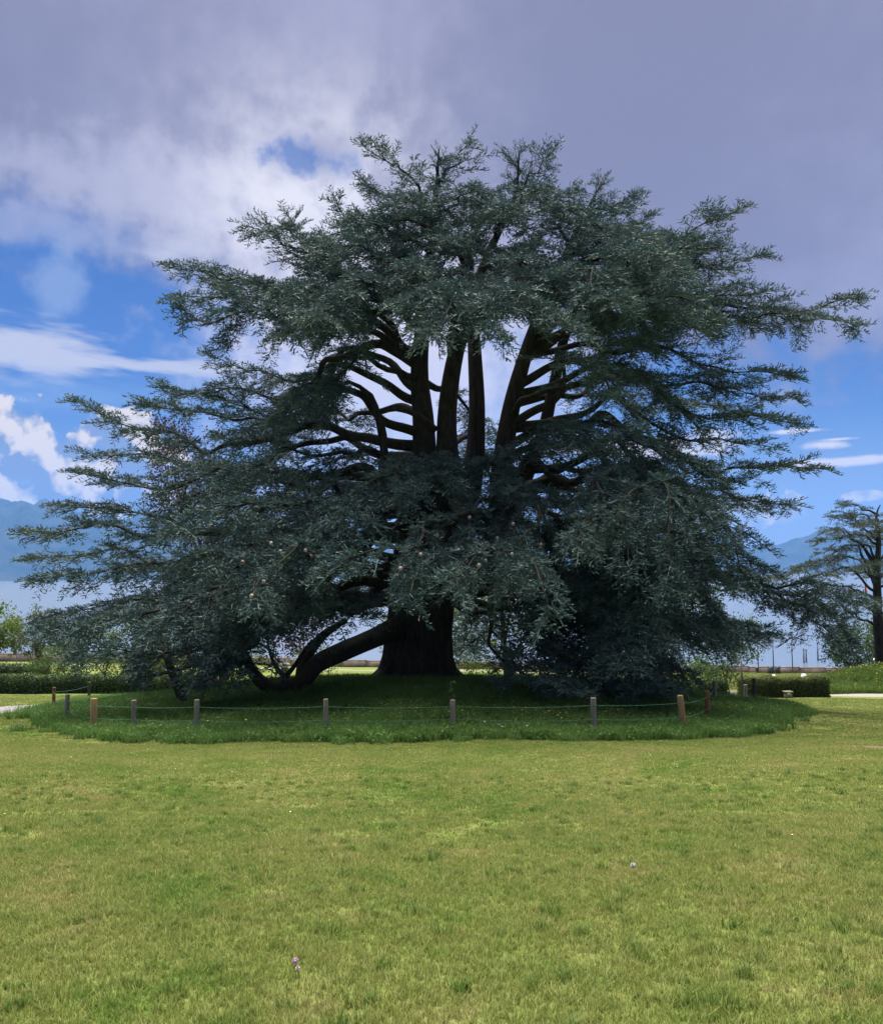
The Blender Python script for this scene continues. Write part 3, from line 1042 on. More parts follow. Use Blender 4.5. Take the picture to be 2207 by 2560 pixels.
LIMBS = [
    # upper crown
    ([(876, 430, 0), (820, 350, -1), (745, 303, -1.5)], .13, dict(W=1.1, t0=.1)),
    ([(884, 370, 0), (925, 325, 0), (947, 285, 0)], .09, dict(W=.9, t0=.1)),
    ([(872, 470, 0), (805, 420, 1), (742, 372, 1.5)], .14, dict(W=1.4, t0=.1)),
    ([(870, 500, 0), (800, 470, -2), (735, 440, -3.5)], .14, dict(W=1.5, t0=.1)),
    ([(1045, 390, .5), (1085, 345, 0), (1108, 318, 0)], .08, dict(W=.9, t0=.1)),
    ([(1010, 460, .5), (1050, 400, -2), (1090, 380, -4)], .12, dict(W=1.4, t0=.1)),
    ([(880, 440, .5), (930, 400, -2.5), (960, 380, -4)], .12, dict(W=1.5, t0=.1)),
    ([(1190, 430, .5), (1250, 415, 0), (1285, 402, 0)], .10, dict(W=1.2, t0=.1)),
    ([(1120, 560, .8), (1200, 470, -1), (1250, 430, -2)], .13, dict(W=1.5, t0=.1)),
    ([(1150, 520, .5), (1260, 490, 0), (1380, 470, -.5), (1492, 438, -1)], .18, dict(W=1.8, t0=.2, tipup=.3)),
    ([(1150, 540, .5), (1300, 515, -2), (1452, 500, -3)], .16, dict(W=1.8, t0=.2)),
    ([(1120, 600, .5), (1320, 560, 1), (1440, 540, 1), (1535, 528, 1)], .20, dict(W=2.0, t0=.2, tipup=.3)),
    ([(1100, 640, .5), (1300, 620, -2), (1430, 600, -3), (1552, 590, -3.5)], .20, dict(W=2.2, t0=.2)),
    ([(1090, 660, .8), (1300, 640, 0), (1500, 625, 0), (1620, 625, 0), (1742, 603, 0)], .26, dict(W=1.9, t0=.25, tipup=.2)),
    ([(1450, 640, 0), (1580, 640, -1), (1660, 640, -1.5), (1722, 656, -2)], .09, dict(W=1.1, t0=.1, hang=.3)),
    ([(1400, 650, 0), (1520, 650, 1), (1590, 680, 1), (1615, 720, 1)], .08, dict(W=1.0, t0=.2, hang=.75, dens=.6)),
    ([(1080, 700, 1), (1250, 690, 2), (1400, 660, 3), (1520, 650, 3)], .2, dict(W=2.2, t0=.2)),
    ([(1080, 700, .8), (1250, 700, 0), (1400, 740, -.5), (1500, 745, -.5), (1592, 760, -1)], .24, dict(W=1.8, t0=.35)),
    ([(1070, 740, .8), (1260, 740, 1), (1430, 790, 1), (1592, 800, 1)], .22, dict(W=1.9, t0=.35)),
    ([(1060, 770, .8), (1200, 765, -1), (1380, 820, -2), (1595, 855, -3)], .25, dict(W=1.9, t0=.38)),
    ([(1060, 800, 1), (1230, 800, 1.5), (1330, 860, 2), (1450, 890, 2), (1565, 905, 2)], .25, dict(W=1.7, t0=.42)),
    ([(1050, 850, 1), (1220, 850, 0), (1330, 900, 0), (1420, 945, 0), (1520, 950, 0), (1655, 948, 0)], .30, dict(W=1.9, t0=.45)),
    ([(1040, 900, 1), (1250, 900, 2), (1400, 990, 2.5), (1500, 1010, 2.5), (1605, 1022, 2)], .26, dict(W=1.9, t0=.45)),
    ([(1040, 950, 1), (1240, 960, -1), (1400, 1020, -2), (1540, 1100, -3)], .26, dict(W=2.0, t0=.4, hang=.25)),
    ([(1030, 1000, 1), (1250, 1030, 2), (1420, 1090, 2), (1560, 1155, 1.5)], .28, dict(W=2.1, t0=.35, hang=.25)),
    ([(1000, 1100, 1), (1250, 1110, 0), (1430, 1160, 0), (1560, 1195, 0), (1640, 1240, 0), (1722, 1318, -.5)], .34, dict(W=1.7, t0=.35, hang=.4)),
    ([(1400, 1160, 0), (1540, 1170, -.5), (1640, 1190, -1), (1730, 1210, -1)], .14, dict(W=1.5, t0=.2, hang=.35)),
    ([(1560, 1195, 0), (1640, 1255, -1.5), (1660, 1290, -2), (1690, 1335, -2)], .08, dict(W=1.1, t0=.1, hang=.6)),
    ([(960, 1180, 0), (1200, 1190, -3), (1400, 1260, -4), (1545, 1270, -4)], .32, dict(W=2.2, t0=.35, hang=.35)),
    ([(950, 1200, 0), (1200, 1230, 1), (1400, 1290, 2), (1550, 1310, 2)], .30, dict(W=2.0, t0=.35, hang=.4)),
    ([(950, 1210, -.5), (1150, 1260, -5), (1300, 1330, -8), (1380, 1385, -9)], .30, dict(W=2.2, t0=.3, hang=.45)),
    ([(950, 1220, -1), (1100, 1290, -6), (1200, 1360, -9), (1330, 1405, -10.5)], .24, dict(W=1.9, t0=.35, hang=.4)),
    ([(930, 1230, -1), (1020, 1310, -6), (1090, 1360, -9), (1180, 1395, -11)], .16, dict(W=1.4, t0=.4, hang=.3, dens=.8)),
    ([(960, 1190, 0), (1250, 1230, -5), (1420, 1280, -5), (1465, 1340, -5)], .26, dict(W=1.9, t0=.4, hang=.5)),
    # filling the upper crown
    ([(870, 520, 0), (800, 500, 2), (720, 470, 4), (650, 480, 5)], .14, dict(W=2.0, t0=.15)),
    ([(868, 540, 0), (780, 520, -3), (700, 500, -5), (640, 500, -6)], .14, dict(W=2.0, t0=.15, hang=.3)),
    ([(880, 450, 0), (850, 410, -3), (820, 400, -5)], .12, dict(W=1.7, t0=.1, hang=.25)),
    ([(1000, 480, .5), (1010, 430, -3), (1020, 420, -5)], .12, dict(W=1.8, t0=.1, hang=.25)),
    ([(1150, 500, .5), (1130, 430, -3), (1140, 420, -5)], .12, dict(W=1.8, t0=.1, hang=.25)),
    ([(1040, 400, .5), (1100, 400, 2), (1160, 400, 3)], .10, dict(W=1.6, t0=.1)),
    ([(960, 470, 2.4), (990, 420, 4), (1000, 390, 5)], .10, dict(W=1.8, t0=.1)),
    ([(960, 520, 2.4), (900, 470, 5), (860, 440, 7)], .12, dict(W=2.0, t0=.1)),
    ([(985, 520, .5), (930, 480, -3), (900, 490, -6)], .14, dict(W=1.9, t0=.15, hang=.35)),
    ([(1100, 590, .8), (1060, 520, -4), (1050, 520, -7)], .14, dict(W=1.9, t0=.15, hang=.35)),
    ([(1160, 480, .5), (1240, 470, -4), (1290, 480, -6)], .14, dict(W=2.0, t0=.15, hang=.3)),
    ([(1220, 560, 1.6), (1300, 520, 3), (1400, 500, 4)], .14, dict(W=2.0, t0=.15)),
    ([(1150, 620, 2), (1280, 590, 4), (1420, 580, 5)], .16, dict(W=2.1, t0=.2)),
    ([(1120, 620, .5), (1220, 580, -4), (1330, 590, -7), (1420, 620, -8)], .18, dict(W=2.1, t0=.2, hang=.35)),
    ([(1100, 660, .8), (1200, 640, -3), (1320, 650, -5), (1440, 670, -6)], .18, dict(W=2.1, t0=.25, hang=.4)),
    ([(860, 560, .3), (740, 560, 4), (650, 560, 6)], .16, dict(W=2.1, t0=.2)),
    ([(850, 620, .3), (740, 610, -3), (650, 600, -6), (570, 610, -8)], .18, dict(W=2.1, t0=.2, hang=.4)),
    ([(848, 650, .3), (740, 640, -3), (650, 660, -6), (590, 700, -8)], .18, dict(W=2.0, t0=.25, hang=.5)),
    ([(850, 600, .3), (860, 560, -5), (830, 560, -8)], .16, dict(W=1.9, t0=.2, hang=.4)),
    ([(950, 600, 2.4), (900, 570, 6), (860, 570, 9)], .16, dict(W=2.2, t0=.2)),
    ([(1000, 560, 1), (1050, 540, 6), (1080, 550, 9)], .16, dict(W=2.2, t0=.2)),
    # curtains of foliage hanging in the middle storeys
    ([(846, 730, .5), (740, 740, -3), (640, 790, -5), (560, 870, -6)], .2, dict(W=1.9, t0=.4, hang=.5)),
    ([(850, 800, .4), (720, 830, 4), (580, 870, 6), (450, 880, 7)], .22, dict(W=2.1, t0=.35, hang=.25)),
    ([(850, 900, .3), (700, 920, -4), (560, 950, -7), (430, 990, -9)], .22, dict(W=2.0, t0=.35, hang=.5)),
    ([(850, 940, .3), (700, 980, 5), (540, 1000, 8), (400, 1010, 9)], .22, dict(W=2.2, t0=.3, hang=.3)),
    ([(850, 1000, .3), (690, 1030, 5), (500, 1070, 8), (330, 1080, 9)], .22, dict(W=2.2, t0=.3, hang=.3)),
    ([(1060, 780, 1), (1220, 770, 5), (1350, 800, 8), (1480, 830, 9)], .22, dict(W=2.1, t0=.35, hang=.25)),
    ([(1050, 860, 1), (1200, 870, -4), (1320, 920, -7), (1440, 980, -8)], .22, dict(W=2.0, t0=.4, hang=.4)),
    ([(1040, 920, 1), (1200, 940, 5), (1350, 980, 8), (1480, 1020, 9)], .22, dict(W=2.2, t0=.35, hang=.3)),
    ([(1030, 980, 1), (1200, 1010, 6), (1350, 1070, 9), (1470, 1120, 9)], .22, dict(W=2.2, t0=.3, hang=.3)),
    ([(1030, 1040, 0), (1200, 1070, -5), (1340, 1130, -8), (1460, 1210, -10)], .24, dict(W=2.1, t0=.35, hang=.55)),
    # low boughs that close the skirt
    ([(1030, 1040, 0), (1200, 1080, -4), (1330, 1160, -7), (1430, 1270, -9)], .24, dict(W=2.2, t0=.3, hang=.5)),
    ([(1030, 1080, 0), (1180, 1130, -5), (1290, 1230, -9), (1350, 1335, -11)], .24, dict(W=2.1, t0=.3, hang=.55)),
    ([(1000, 1120, 0), (1200, 1180, 3), (1350, 1240, 5), (1470, 1290, 6)], .24, dict(W=2.2, t0=.3, hang=.3)),
    ([(1000, 1140, 0), (1150, 1200, -6), (1240, 1290, -10), (1280, 1370, -12)], .22, dict(W=1.9, t0=.35, hang=.5)),
    ([(1000, 1100, 0), (1220, 1150, -6), (1400, 1210, -9), (1490, 1300, -9)], .22, dict(W=2.0, t0=.35, hang=.5)),
    ([(835, 1150, 0), (600, 1180, -7), (420, 1240, -10), (290, 1310, -11)], .24, dict(W=2.1, t0=.35, hang=.5)),
    ([(540, 1225, -5), (500, 1290, -7), (465, 1340, -8), (435, 1385, -8.5)], .12, dict(W=1.2, t0=.2, hang=.45)),
    # left, upper
    ([(862, 570, .3), (770, 520, 0), (690, 440, 0)], .16, dict(W=1.5, t0=.2, tipup=.3)),
    ([(850, 640, .3), (760, 580, -1), (700, 560, -1), (640, 520, -1), (590, 470, -1)], .2, dict(W=1.8, t0=.3)),
    ([(760, 580, -1), (640, 520, -1.5), (560, 480, -2), (498, 455, -2)], .14, dict(W=1.6, t0=.15)),
    ([(848, 660, .4), (700, 600, 0), (540, 575, 0), (430, 560, 0), (345, 548, 0)], .24, dict(W=2.0, t0=.3, tipup=.2)),
    ([(845, 680, .4), (700, 620, 3), (560, 590, 4), (440, 570, 4)], .2, dict(W=2.0, t0=.3)),
    ([(845, 690, .4), (700, 640, -2), (560, 610, -4), (450, 600, -5), (372, 598, -5)], .22, dict(W=2.1, t0=.3, hang=.25)),
    ([(700, 640, -2), (600, 640, -4), (500, 650, -5), (420, 670, -5), (378, 660, -5)], .14, dict(W=2.0, t0=.1, hang=.45)),
    ([(846, 690, .4), (760, 690, 0), (690, 735, 0), (600, 820, 0), (510, 830, 0), (430, 800, 0)], .30, dict(W=1.6, t0=.5)),
    ([(846, 710, .5), (740, 715, 2), (640, 760, 3), (540, 760, 4), (432, 722, 4)], .24, dict(W=2.0, t0=.4)),
    ([(850, 760, .4), (700, 755, 1), (600, 790, 1), (480, 800, 1), (345, 795, 1)], .24, dict(W=1.8, t0=.4, tipup=.2)),
    ([(852, 840, .3), (690, 800, -2), (560, 830, -3), (420, 845, -3), (285, 820, -3)], .26, dict(W=1.8, t0=.4, tipup=.2)),
    ([(852, 880, .3), (700, 880, 0), (560, 880, 0), (400, 905, 0), (280, 870, 0), (165, 823, 0)], .30, dict(W=1.7, t0=.42, tipup=.2)),
    ([(852, 900, .3), (680, 900, 3), (540, 920, 4), (380, 945, 4), (230, 920, 4), (162, 915, 4)], .26, dict(W=1.8, t0=.4)),
    ([(850, 950, 0), (680, 940, -3), (520, 960, -4), (350, 980, -5), (165, 958, -5)], .30, dict(W=2.0, t0=.38)),
    ([(850, 980, 0), (660, 960, 1), (500, 1000, 2), (300, 1030, 2), (115, 1022, 2)], .32, dict(W=2.0, t0=.38)),
    ([(845, 1040, 0), (660, 1020, -2), (480, 1060, -3), (260, 1070, -4), (60, 1082, -4)], .34, dict(W=2.1, t0=.35)),
    ([(845, 1080, 0), (660, 1080, 2), (460, 1120, 3), (260, 1120, 3), (75, 1130, 3)], .32, dict(W=2.1, t0=.35, hang=.2)),
    ([(840, 1120, 0), (640, 1110, -4), (440, 1140, -6), (250, 1160, -7), (85, 1170, -7)], .32, dict(W=2.2, t0=.35, hang=.3)),
    ([(840, 1160, 0), (640, 1160, 1), (440, 1200, 2), (250, 1210, 2), (90, 1250, 2)], .32, dict(W=2.1, t0=.35, hang=.35)),
    ([(835, 1190, 0), (640, 1190, -5), (440, 1230, -8), (260, 1260, -9), (95, 1300, -9)], .32, dict(W=2.2, t0=.35, hang=.45)),
    ([(830, 1220, 0), (640, 1230, 0), (440, 1260, 0), (250, 1250, 0), (110, 1310, 0)], .28, dict(W=1.8, t0=.4, hang=.5)),
    ([(830, 1200, 0), (640, 1220, -6), (480, 1290, -9), (330, 1330, -10), (180, 1340, -10)], .26, dict(W=2.0, t0=.35, hang=.45)),
    ([(500, 1300, -5), (480, 1330, -5.5), (440, 1345, -6), (360, 1335, -6), (270, 1375, -6)], .16, dict(W=1.2, t0=.45, hang=.4, dens=.7)),
    ([(520, 1300, -6), (480, 1330, -8), (430, 1370, -9.5)], .1, dict(W=1.2, t0=.2, hang=.35)),
    ([(830, 1190, -1), (720, 1230, -6), (670, 1225, -8), (630, 1232, -9.5)], .2, dict(W=1.3, t0=.4, hang=.2)),
    # reaching towards the viewer
    ([(895, 640, 0), (940, 580, -5), (880, 590, -9), (805, 610, -11)], .2, dict(W=1.9, t0=.35, hang=.35)),
    ([(925, 640, 0), (990, 585, -5), (1080, 610, -9), (1160, 655, -11)], .2, dict(W=1.9, t0=.35, hang=.35)),
    ([(900, 680, 0), (930, 610, -6), (900, 640, -10), (870, 700, -12)], .2, dict(W=1.8, t0=.35, hang=.45)),
    ([(1000, 640, 0), (1020, 590, -6), (1010, 620, -10), (1000, 690, -12)], .18, dict(W=1.7, t0=.35, hang=.4)),
    ([(1080, 640, .5), (1140, 560, -5), (1200, 570, -9), (1260, 610, -11)], .2, dict(W=2.0, t0=.3, hang=.3)),
    ([(1130, 580, .5), (1250, 520, -5), (1320, 520, -8), (1380, 560, -10)], .18, dict(W=2.0, t0=.3, hang=.25)),
    ([(860, 600, 0), (760, 560, -5), (700, 590, -8), (640, 640, -10)], .18, dict(W=1.9, t0=.3, hang=.35)),
    ([(890, 1010, -.5), (960, 1060, -7), (860, 1100, -12), (760, 1140, -14), (672, 1188, -15)], .26, dict(W=2.0, t0=.35, hang=.7, cones=True)),
    ([(900, 1020, -.5), (990, 1050, -7), (900, 1130, -12), (850, 1200, -14), (830, 1250, -15)], .22, dict(W=1.7, t0=.4, hang=.75, cones=True)),
    ([(960, 1040, 0), (1040, 1050, -7), (1010, 1130, -12), (950, 1190, -14.5), (905, 1218, -15.5)], .24, dict(W=1.8, t0=.4, hang=.75, cones=True)),
    ([(990, 1040, 0), (1050, 1050, -8), (1080, 1120, -13), (1085, 1200, -15), (1110, 1275, -16)], .24, dict(W=1.7, t0=.35, hang=.75, cones=True)),
    ([(1020, 960, 1), (1180, 960, -5), (1260, 990, -10), (1330, 1060, -13), (1370, 1240, -15)], .28, dict(W=1.8, t0=.35, hang=.8)),
    ([(1180, 960, -5), (1230, 990, -9), (1200, 1060, -12), (1170, 1150, -14)], .18, dict(W=1.7, t0=.15, hang=.8)),
    ([(1200, 960, -5), (1270, 1000, -10), (1265, 1080, -13), (1270, 1190, -14)], .18, dict(W=1.6, t0=.15, hang=.85)),
    ([(1040, 980, 1), (1250, 960, -4), (1400, 1010, -8), (1460, 1090, -10), (1500, 1200, -11)], .26, dict(W=2.0, t0=.35, hang=.6)),
    ([(860, 1040, 0), (700, 1080, -7), (560, 1120, -11), (450, 1150, -13), (375, 1160, -14)], .26, dict(W=2.0, t0=.4, hang=.55, cones=True)),
    ([(860, 1060, 0), (700, 1100, -8), (580, 1150, -12), (520, 1200, -14), (520, 1250, -15)], .24, dict(W=1.9, t0=.4, hang=.65, cones=True)),
    ([(850, 980, 0), (700, 1010, -6), (560, 1020, -10), (450, 1040, -12), (365, 1085, -13)], .24, dict(W=1.9, t0=.4, hang=.4)),
    ([(860, 960, 0), (800, 960, -6), (740, 1000, -9), (690, 1060, -11), (690, 1130, -12)], .2, dict(W=1.8, t0=.4, hang=.55)),
    ([(890, 930, 0), (900, 950, -6), (860, 985, -9), (830, 1040, -10)], .16, dict(W=1.6, t0=.45, hang=.45)),
    ([(920, 930, 0), (980, 950, -5), (1050, 980, -8), (1130, 1010, -9)], .16, dict(W=1.6, t0=.4, hang=.35)),
    ([(1040, 900, 1), (1100, 880, -5), (1170, 900, -8), (1240, 950, -9)], .2, dict(W=1.9, t0=.35, hang=.4)),
    ([(1060, 780, 1), (1160, 740, -5), (1230, 780, -8), (1290, 850, -9)], .18, dict(W=1.8, t0=.45, hang=.3, dens=.8)),
]
for pts, r0, k in LIMBS:
    limb(pts, r0, **k)

# limbs all round: the sides the picture does not show, and the depth behind what it does
ZS = [-2.5, -1, 1, 4, 7, 10, 13, 15.5, 18, 20, 22]
RS = [15.5, 16.5, 17.5, 17.5, 15.5, 13.2, 12.8, 11.5, 7.0, 4.0, 2.2]
k = 0
tries = 0
while k < 19 and tries < 2000:
    tries += 1
    z = random.uniform(-1.5, 19.5)
    a = random.uniform(0, 2 * math.pi)
    dx, dy = math.sin(a), math.cos(a)           # dy > 0 = away from the viewer
    if dy < 0.05 and random.random() < 0.8:
        continue
    if dy < 0 and abs(dx) < 0.75 and (4 < z < 12 or z < 2):
        continue
    if abs(dx) > 0.6 and 5 < z < 13 and random.random() < 0.5:
        continue
    Rr = np.interp(z, ZS, RS) * random.uniform(0.72, 0.95)
    zc = z + random.uniform(0, 1.5)
    zs = max(zc, tb[2] + 3.5)
    i = min(range(len(STEMS['A'])), key=lambda i: abs(STEMS['A'][i][2] - zs))
    st = STEMS[random.choice('ABCD')]
    i = int(np.argmin(np.abs(st[:, 2] - zs)))
    p0 = st[i]
    drop = 1.5 if z < 10 else 0.3
    tip = np.array([p0[0] + dx * Rr, p0[1] + dy * Rr, z - drop + random.uniform(-.5, .5)])
    mid = p0 * 0.5 + tip * 0.5 + np.array([random.uniform(-1, 1), random.uniform(-1, 1), random.uniform(0.2, 1.2)])
    m2 = p0 * 0.22 + tip * 0.78 + np.array([random.uniform(-.7, .7), random.uniform(-.7, .7), random.uniform(0, 0.6)])
    wo, c = grow_limb(cedar, [p0, mid, m2, tip], 0.10 + Rr * 0.011, W=random.uniform(1.6, 2.3), t0=0.35, hang=0.15 + (0.25 if z < 4 else 0), dens=0.8, fl=1.05)
    NF += c
    k += 1
print('FRONDS', NF, 'x', [len(t[1]) for t in TEMPL])

# the mossy elbow resting on the ground, left of the trunk, and its upright shoots
def woody(name, pts, radii, sides=12, mat='bark', seed=9, parent=cedar):
    P3 = catmull([dp(*q) for q in pts], 0.3)
    rr = np.interp(np.linspace(0, 1, len(P3)), np.linspace(0, 1, len(radii)), radii)
    mb = MB()
    mb.tube(P3, rr, sides, squash=ang_squash(len(P3), sides, 0.05, seed))
    return mb.build(name, M[mat], parent, smooth=True)


woody('limb', [(850, 1250, 0), (760, 1290, -2), (690, 1320, -4), (640, 1345, -5), (610, 1380, -5.6), (575, 1395, -6), (540, 1388, -6), (515, 1365, -6), (490, 1320, -6)],
      [.75, .55, .45, .42, .42, .38, .34, .26, .16])
woody('limb', [(580, 1395, -6), (577, 1382, -6), (578, 1370, -6), (594, 1350, -6), (612, 1322, -6), (630, 1295, -6)], [.2, .15, .12, .09, .07, .03], 8)
woody('limb', [(578, 1372, -6), (560, 1352, -6), (547, 1325, -6), (540, 1285, -6)], [.12, .09, .06, .03], 8)
woody('limb', [(610, 1380, -5.6), (616, 1340, -5), (650, 1290, -4), (700, 1255, -3)], [.3, .24, .18, .10], 10)
woody('limb', [(372, 1425, -7), (362, 1398, -7), (352, 1370, -7), (338, 1330, -7), (325, 1260, -6), (315, 1200, -5)], [.2, .17, .16, .15, .12, .06], 8)
woody('limb', [(490, 1345, -6), (420, 1340, -6), (370, 1352, -6.2), (320, 1365, -6.5), (260, 1372, -7)], [.14, .11, .09, .07, .03], 8)
woody('limb', [(840, 1000, -.3), (790, 1005, -2), (770, 960, -3), (778, 880, -3.2), (760, 830, -3)], [.16, .14, .13, .12, .08], 8)
woody('limb', [(880, 870, -.4), (840, 838, -1), (800, 828, -1.5), (775, 835, -2)], [.2, .16, .12, .06], 8)
woody('limb', [(930, 1090, -.5), (960, 1050, -1.5), (945, 1010, -2), (925, 960, -2)], [.14, .11, .08, .04], 8)
woody('limb', [(1010, 985, 0), (1050, 960, -2), (1085, 935, -3.5), (1110, 960, -4.5), (1150, 985, -5)], [.25, .22, .2, .15, .08], 10)
# roots that flare into the grass
for k, a in enumerate((0.2, 1.1, 2.1, 2.9, 3.7, 4.4, 5.2, 5.9)):
    q = [tb + np.array([math.cos(a) * r, math.sin(a) * r, 0]) for r in (1.2, 2.0, 3.0)]
    q = [np.array([v[0], v[1], Hf(v[0], v[1]) + zz]) for v, zz in zip(q, (0.7, 0.12, -0.25))]
    mb = MB()
    mb.tube(catmull(q, 0.25), np.interp(np.linspace(0, 1, len(catmull(q, 0.25))), [0, 1], [0.5, 0.2]), 9)
    mb.build('root', M['bark'], cedar, smooth=True)

# cones standing on the sunny sprays
random.shuffle(CONES)
cone_mesh = None
for q, tr in sorted(CONES[:110], key=lambda c: c[0][1])[:42]:
    if cone_mesh is None:
        mb = MB()
        prof = [(0.012, 0.0), (0.032, 0.012), (0.044, 0.035), (0.047, 0.06), (0.041, 0.085), (0.026, 0.105), (0.008, 0.113)]
        wob = [0.05 * np.sin(np.arange(12) * 2.1 + i * 1.3) for i in range(len(prof))]
        mb.lathe((0, 0, 0), prof, 12, wob)
        o = mb.build('cone', M['cone'], cedar, smooth=True)
        cone_mesh = o.data
    else:
        o = link('cone', cone_mesh, None, cedar)
    o.location = Vector(q)
    o.scale = (1.35, 1.35, 1.35)
    o.rotation_euler = (random.uniform(-.25, .25), random.uniform(-.25, .25), random.uniform(0, 6))

# ------------------------------------------------------------------ broad-leaved trees, shrubs and hedges
def leaves_mesh(name, P3, nrm, size, aspect=0.6, seed=0, fold=0.25):
    """one bent four-cornered leaf at every point"""
    rg = np.random.default_rng(seed)
    n = len(P3)
    v = rg.normal(size=(n, 3))
    nn = norm_rows(nrm + v * 0.8)
    a = norm_rows(np.cross(nn, rg.normal(size=(n, 3))))
    b = np.cross(nn, a)
    s = size * rg.uniform(0.6, 1.35, (n, 1))
    c0 = P3 - a * s
    c1 = P3 + b * s * aspect + nn * s * fold
    c2 = P3 + a * s
    c3 = P3 - b * s * aspect + nn * s * fold
    V = np.stack([c0, c1, c2, c3], 1).reshape(-1, 3)
    i = np.arange(n)[:, None] * 4
    t = np.concatenate([np.stack([i[:, 0], i[:, 0] + 1, i[:, 0] + 2], 1), np.stack([i[:, 0], i[:, 0] + 2, i[:, 0] + 3], 1)])
    rnd = np.repeat(rg.uniform(0, 1, n), 4)
    return np_mesh(name, V, None, t, rnd)


def blob_points(blobs, n, seed, shell=0.5):
    rg = np.random.default_rng(seed)
    w = np.array([b[1][0] * b[1][1] + b[1][1] * b[1][2] + b[1][0] * b[1][2] for b in blobs])
    cnt = (n * w / w.sum()).astype(int) + 1
    Ps, Ns = [], []
    for (c, r), k in zip(blobs, cnt):
        d = norm_rows(rg.normal(size=(k, 3)))
        # clumps: pull points towards a few dozen twig ends
        m = max(10, k // 28)
        hub = norm_rows(rg.normal(size=(m, 3)))
        hub_r = shell + (1 - shell) * rg.uniform(0, 1, (m, 1)) ** 0.5
        hubs = hub * hub_r
        pick = rg.integers(0, m, k)
        q = hubs[pick] + rg.normal(size=(k, 3)) * 0.13
        Ps.append(np.asarray(c) + q * np.asarray(r))
        Ns.append(norm_rows(hub[pick] * 0.5 + d * 0.4 + np.array([0, 0, 0.5])))
    return np.concatenate(Ps), np.concatenate(Ns)


def leafy_tree(name, loc, blobs, n, size, mat, label, cat, group=None, trunk=True, seed=0, bark='twig', tr=0.12, shell=0.45):
    root = empty(name, loc, label, cat, group)
    Pp, Nn = blob_points(blobs, n, seed, shell)
    g = H(Pp[:, 0], Pp[:, 1]) + 0.05
    Pp[:, 2] = np.maximum(Pp[:, 2], g)
    cr = link('crown', leaves_mesh('crown', Pp, Nn, size, seed=seed), mat, root)
    cr['kind'] = 'stuff'
    if trunk:
        rg = random.Random(seed)
        b0 = np.array(loc)
        mb = MB()
        top = np.mean([np.asarray(c) for c, r in blobs], axis=0)
        mid = b0 * 0.55 + top * 0.45 + np.array([rg.uniform(-.2, .2), rg.uniform(-.2, .2), 0])
        mb.tube(catmull([b0 - [0, 0, 0.3], b0 * 0.8 + mid * 0.2, mid, top], 0.4), np.interp(np.linspace(0, 1, len(catmull([b0 - [0, 0, 0.3], b0 * 0.8 + mid * 0.2, mid, top], 0.4))), [0, 1], [tr, tr * 0.35]), 8)
        mb.build('trunk', M[bark], root, smooth=True)
        for c, r in blobs:
            for _ in range(3):
                mb = MB()
                e = np.asarray(c) + np.array([rg.uniform(-.7, .7) * r[0], rg.uniform(-.7, .7) * r[1], rg.uniform(-.2, .8) * r[2]])
                s = mid * rg.uniform(0.2, 0.6) + top * 0
                f = rg.uniform(0.35, 0.9)
                s = b0 * (1 - f) + mid * f if f < 0.7 else mid
                q = catmull([s, (s + e) / 2 + np.array([0, 0, 0.1 * r[2]]), e], 0.4)
                mb.tube(q, np.linspace(tr * 0.5, 0.012, len(q)), 5)
                mb.build('limb', M[bark], root, smooth=True)
    return root


def gpt(px, d):
    """ground point on the sight column px at distance d"""
    r = ray(px, 1440)
    x = r.x / r.y * d
    return np.array([x, d, Hf(x, d)])


def pxb(px, py, d, rx, ry, depth):
    """an ellipsoid given by its picture size at distance d"""
    k = d / FPX
    return (np.array(P(px, py, d)), (rx * k, depth, ry * k))


# trees along the lake side, seen past and through the cedar
leafy_tree('lakeside_tree', gpt(-8, 72), [pxb(-25, 1570, 72, 70, 62, 2.2), pxb(25, 1590, 71, 30, 45, 1.2)], 5200, 0.10, M['bright_leaf'],
           'bright green leafy tree behind the two clipped hedges, the greener of two', 'tree', trunk=True, seed=21)
leafy_tree('lakeside_tree', gpt(92, 70), [pxb(95, 1575, 70, 46, 58, 1.5), pxb(70, 1610, 70, 30, 35, 1.2), pxb(125, 1610, 70, 35, 36, 1.2)], 3600, 0.085, M['pale_leaf'],
           'pale sparse leafy tree in front of the lake by the hedges', 'tree', trunk=True, seed=22)
leafy_tree('green_shrub', gpt(250, 66), [pxb(230, 1610, 66, 70, 55, 1.5), pxb(330, 1590, 66, 55, 70, 1.5)], 4200, 0.085, M['bright_leaf'],
           'yellow-green shrub showing under the low cedar boughs beyond the long hedge', 'shrub', seed=23, tr=0.06)
leafy_tree('green_shrub', gpt(400, 70), [pxb(400, 1600, 70, 60, 80, 1.6)], 2600, 0.09, M['mid_leaf'],
           'mid green shrub behind the leaning cedar prop limb', 'shrub', seed=24, tr=0.06)
leafy_tree('green_shrub', gpt(180, 65), [pxb(160, 1655, 65, 70, 45, 1.5), pxb(110, 1675, 64, 50, 25, 1.0)], 3600, 0.075, M['mid_leaf'],
           'low green shrub beside the pale boulder behind the long hedge', 'shrub', seed=51, tr=0.05)
leafy_tree('green_shrub', gpt(330, 64), [pxb(320, 1665, 64, 90, 40, 1.3), pxb(420, 1660, 64, 70, 40, 1.3)], 4200, 0.075, M['bright_leaf'],
           'spreading yellow-green shrub under the boughs beside the dry grass', 'shrub', seed=52, tr=0.05)
leafy_tree('green_shrub', gpt(600, 69), [pxb(600, 1640, 69, 70, 55, 1.4), pxb(790, 1650, 69, 60, 40, 1.3)], 4200, 0.08, M['bright_leaf'],
           'yellow-green shrub around the stone bust behind the elbow limb', 'shrub', seed=53, tr=0.05)
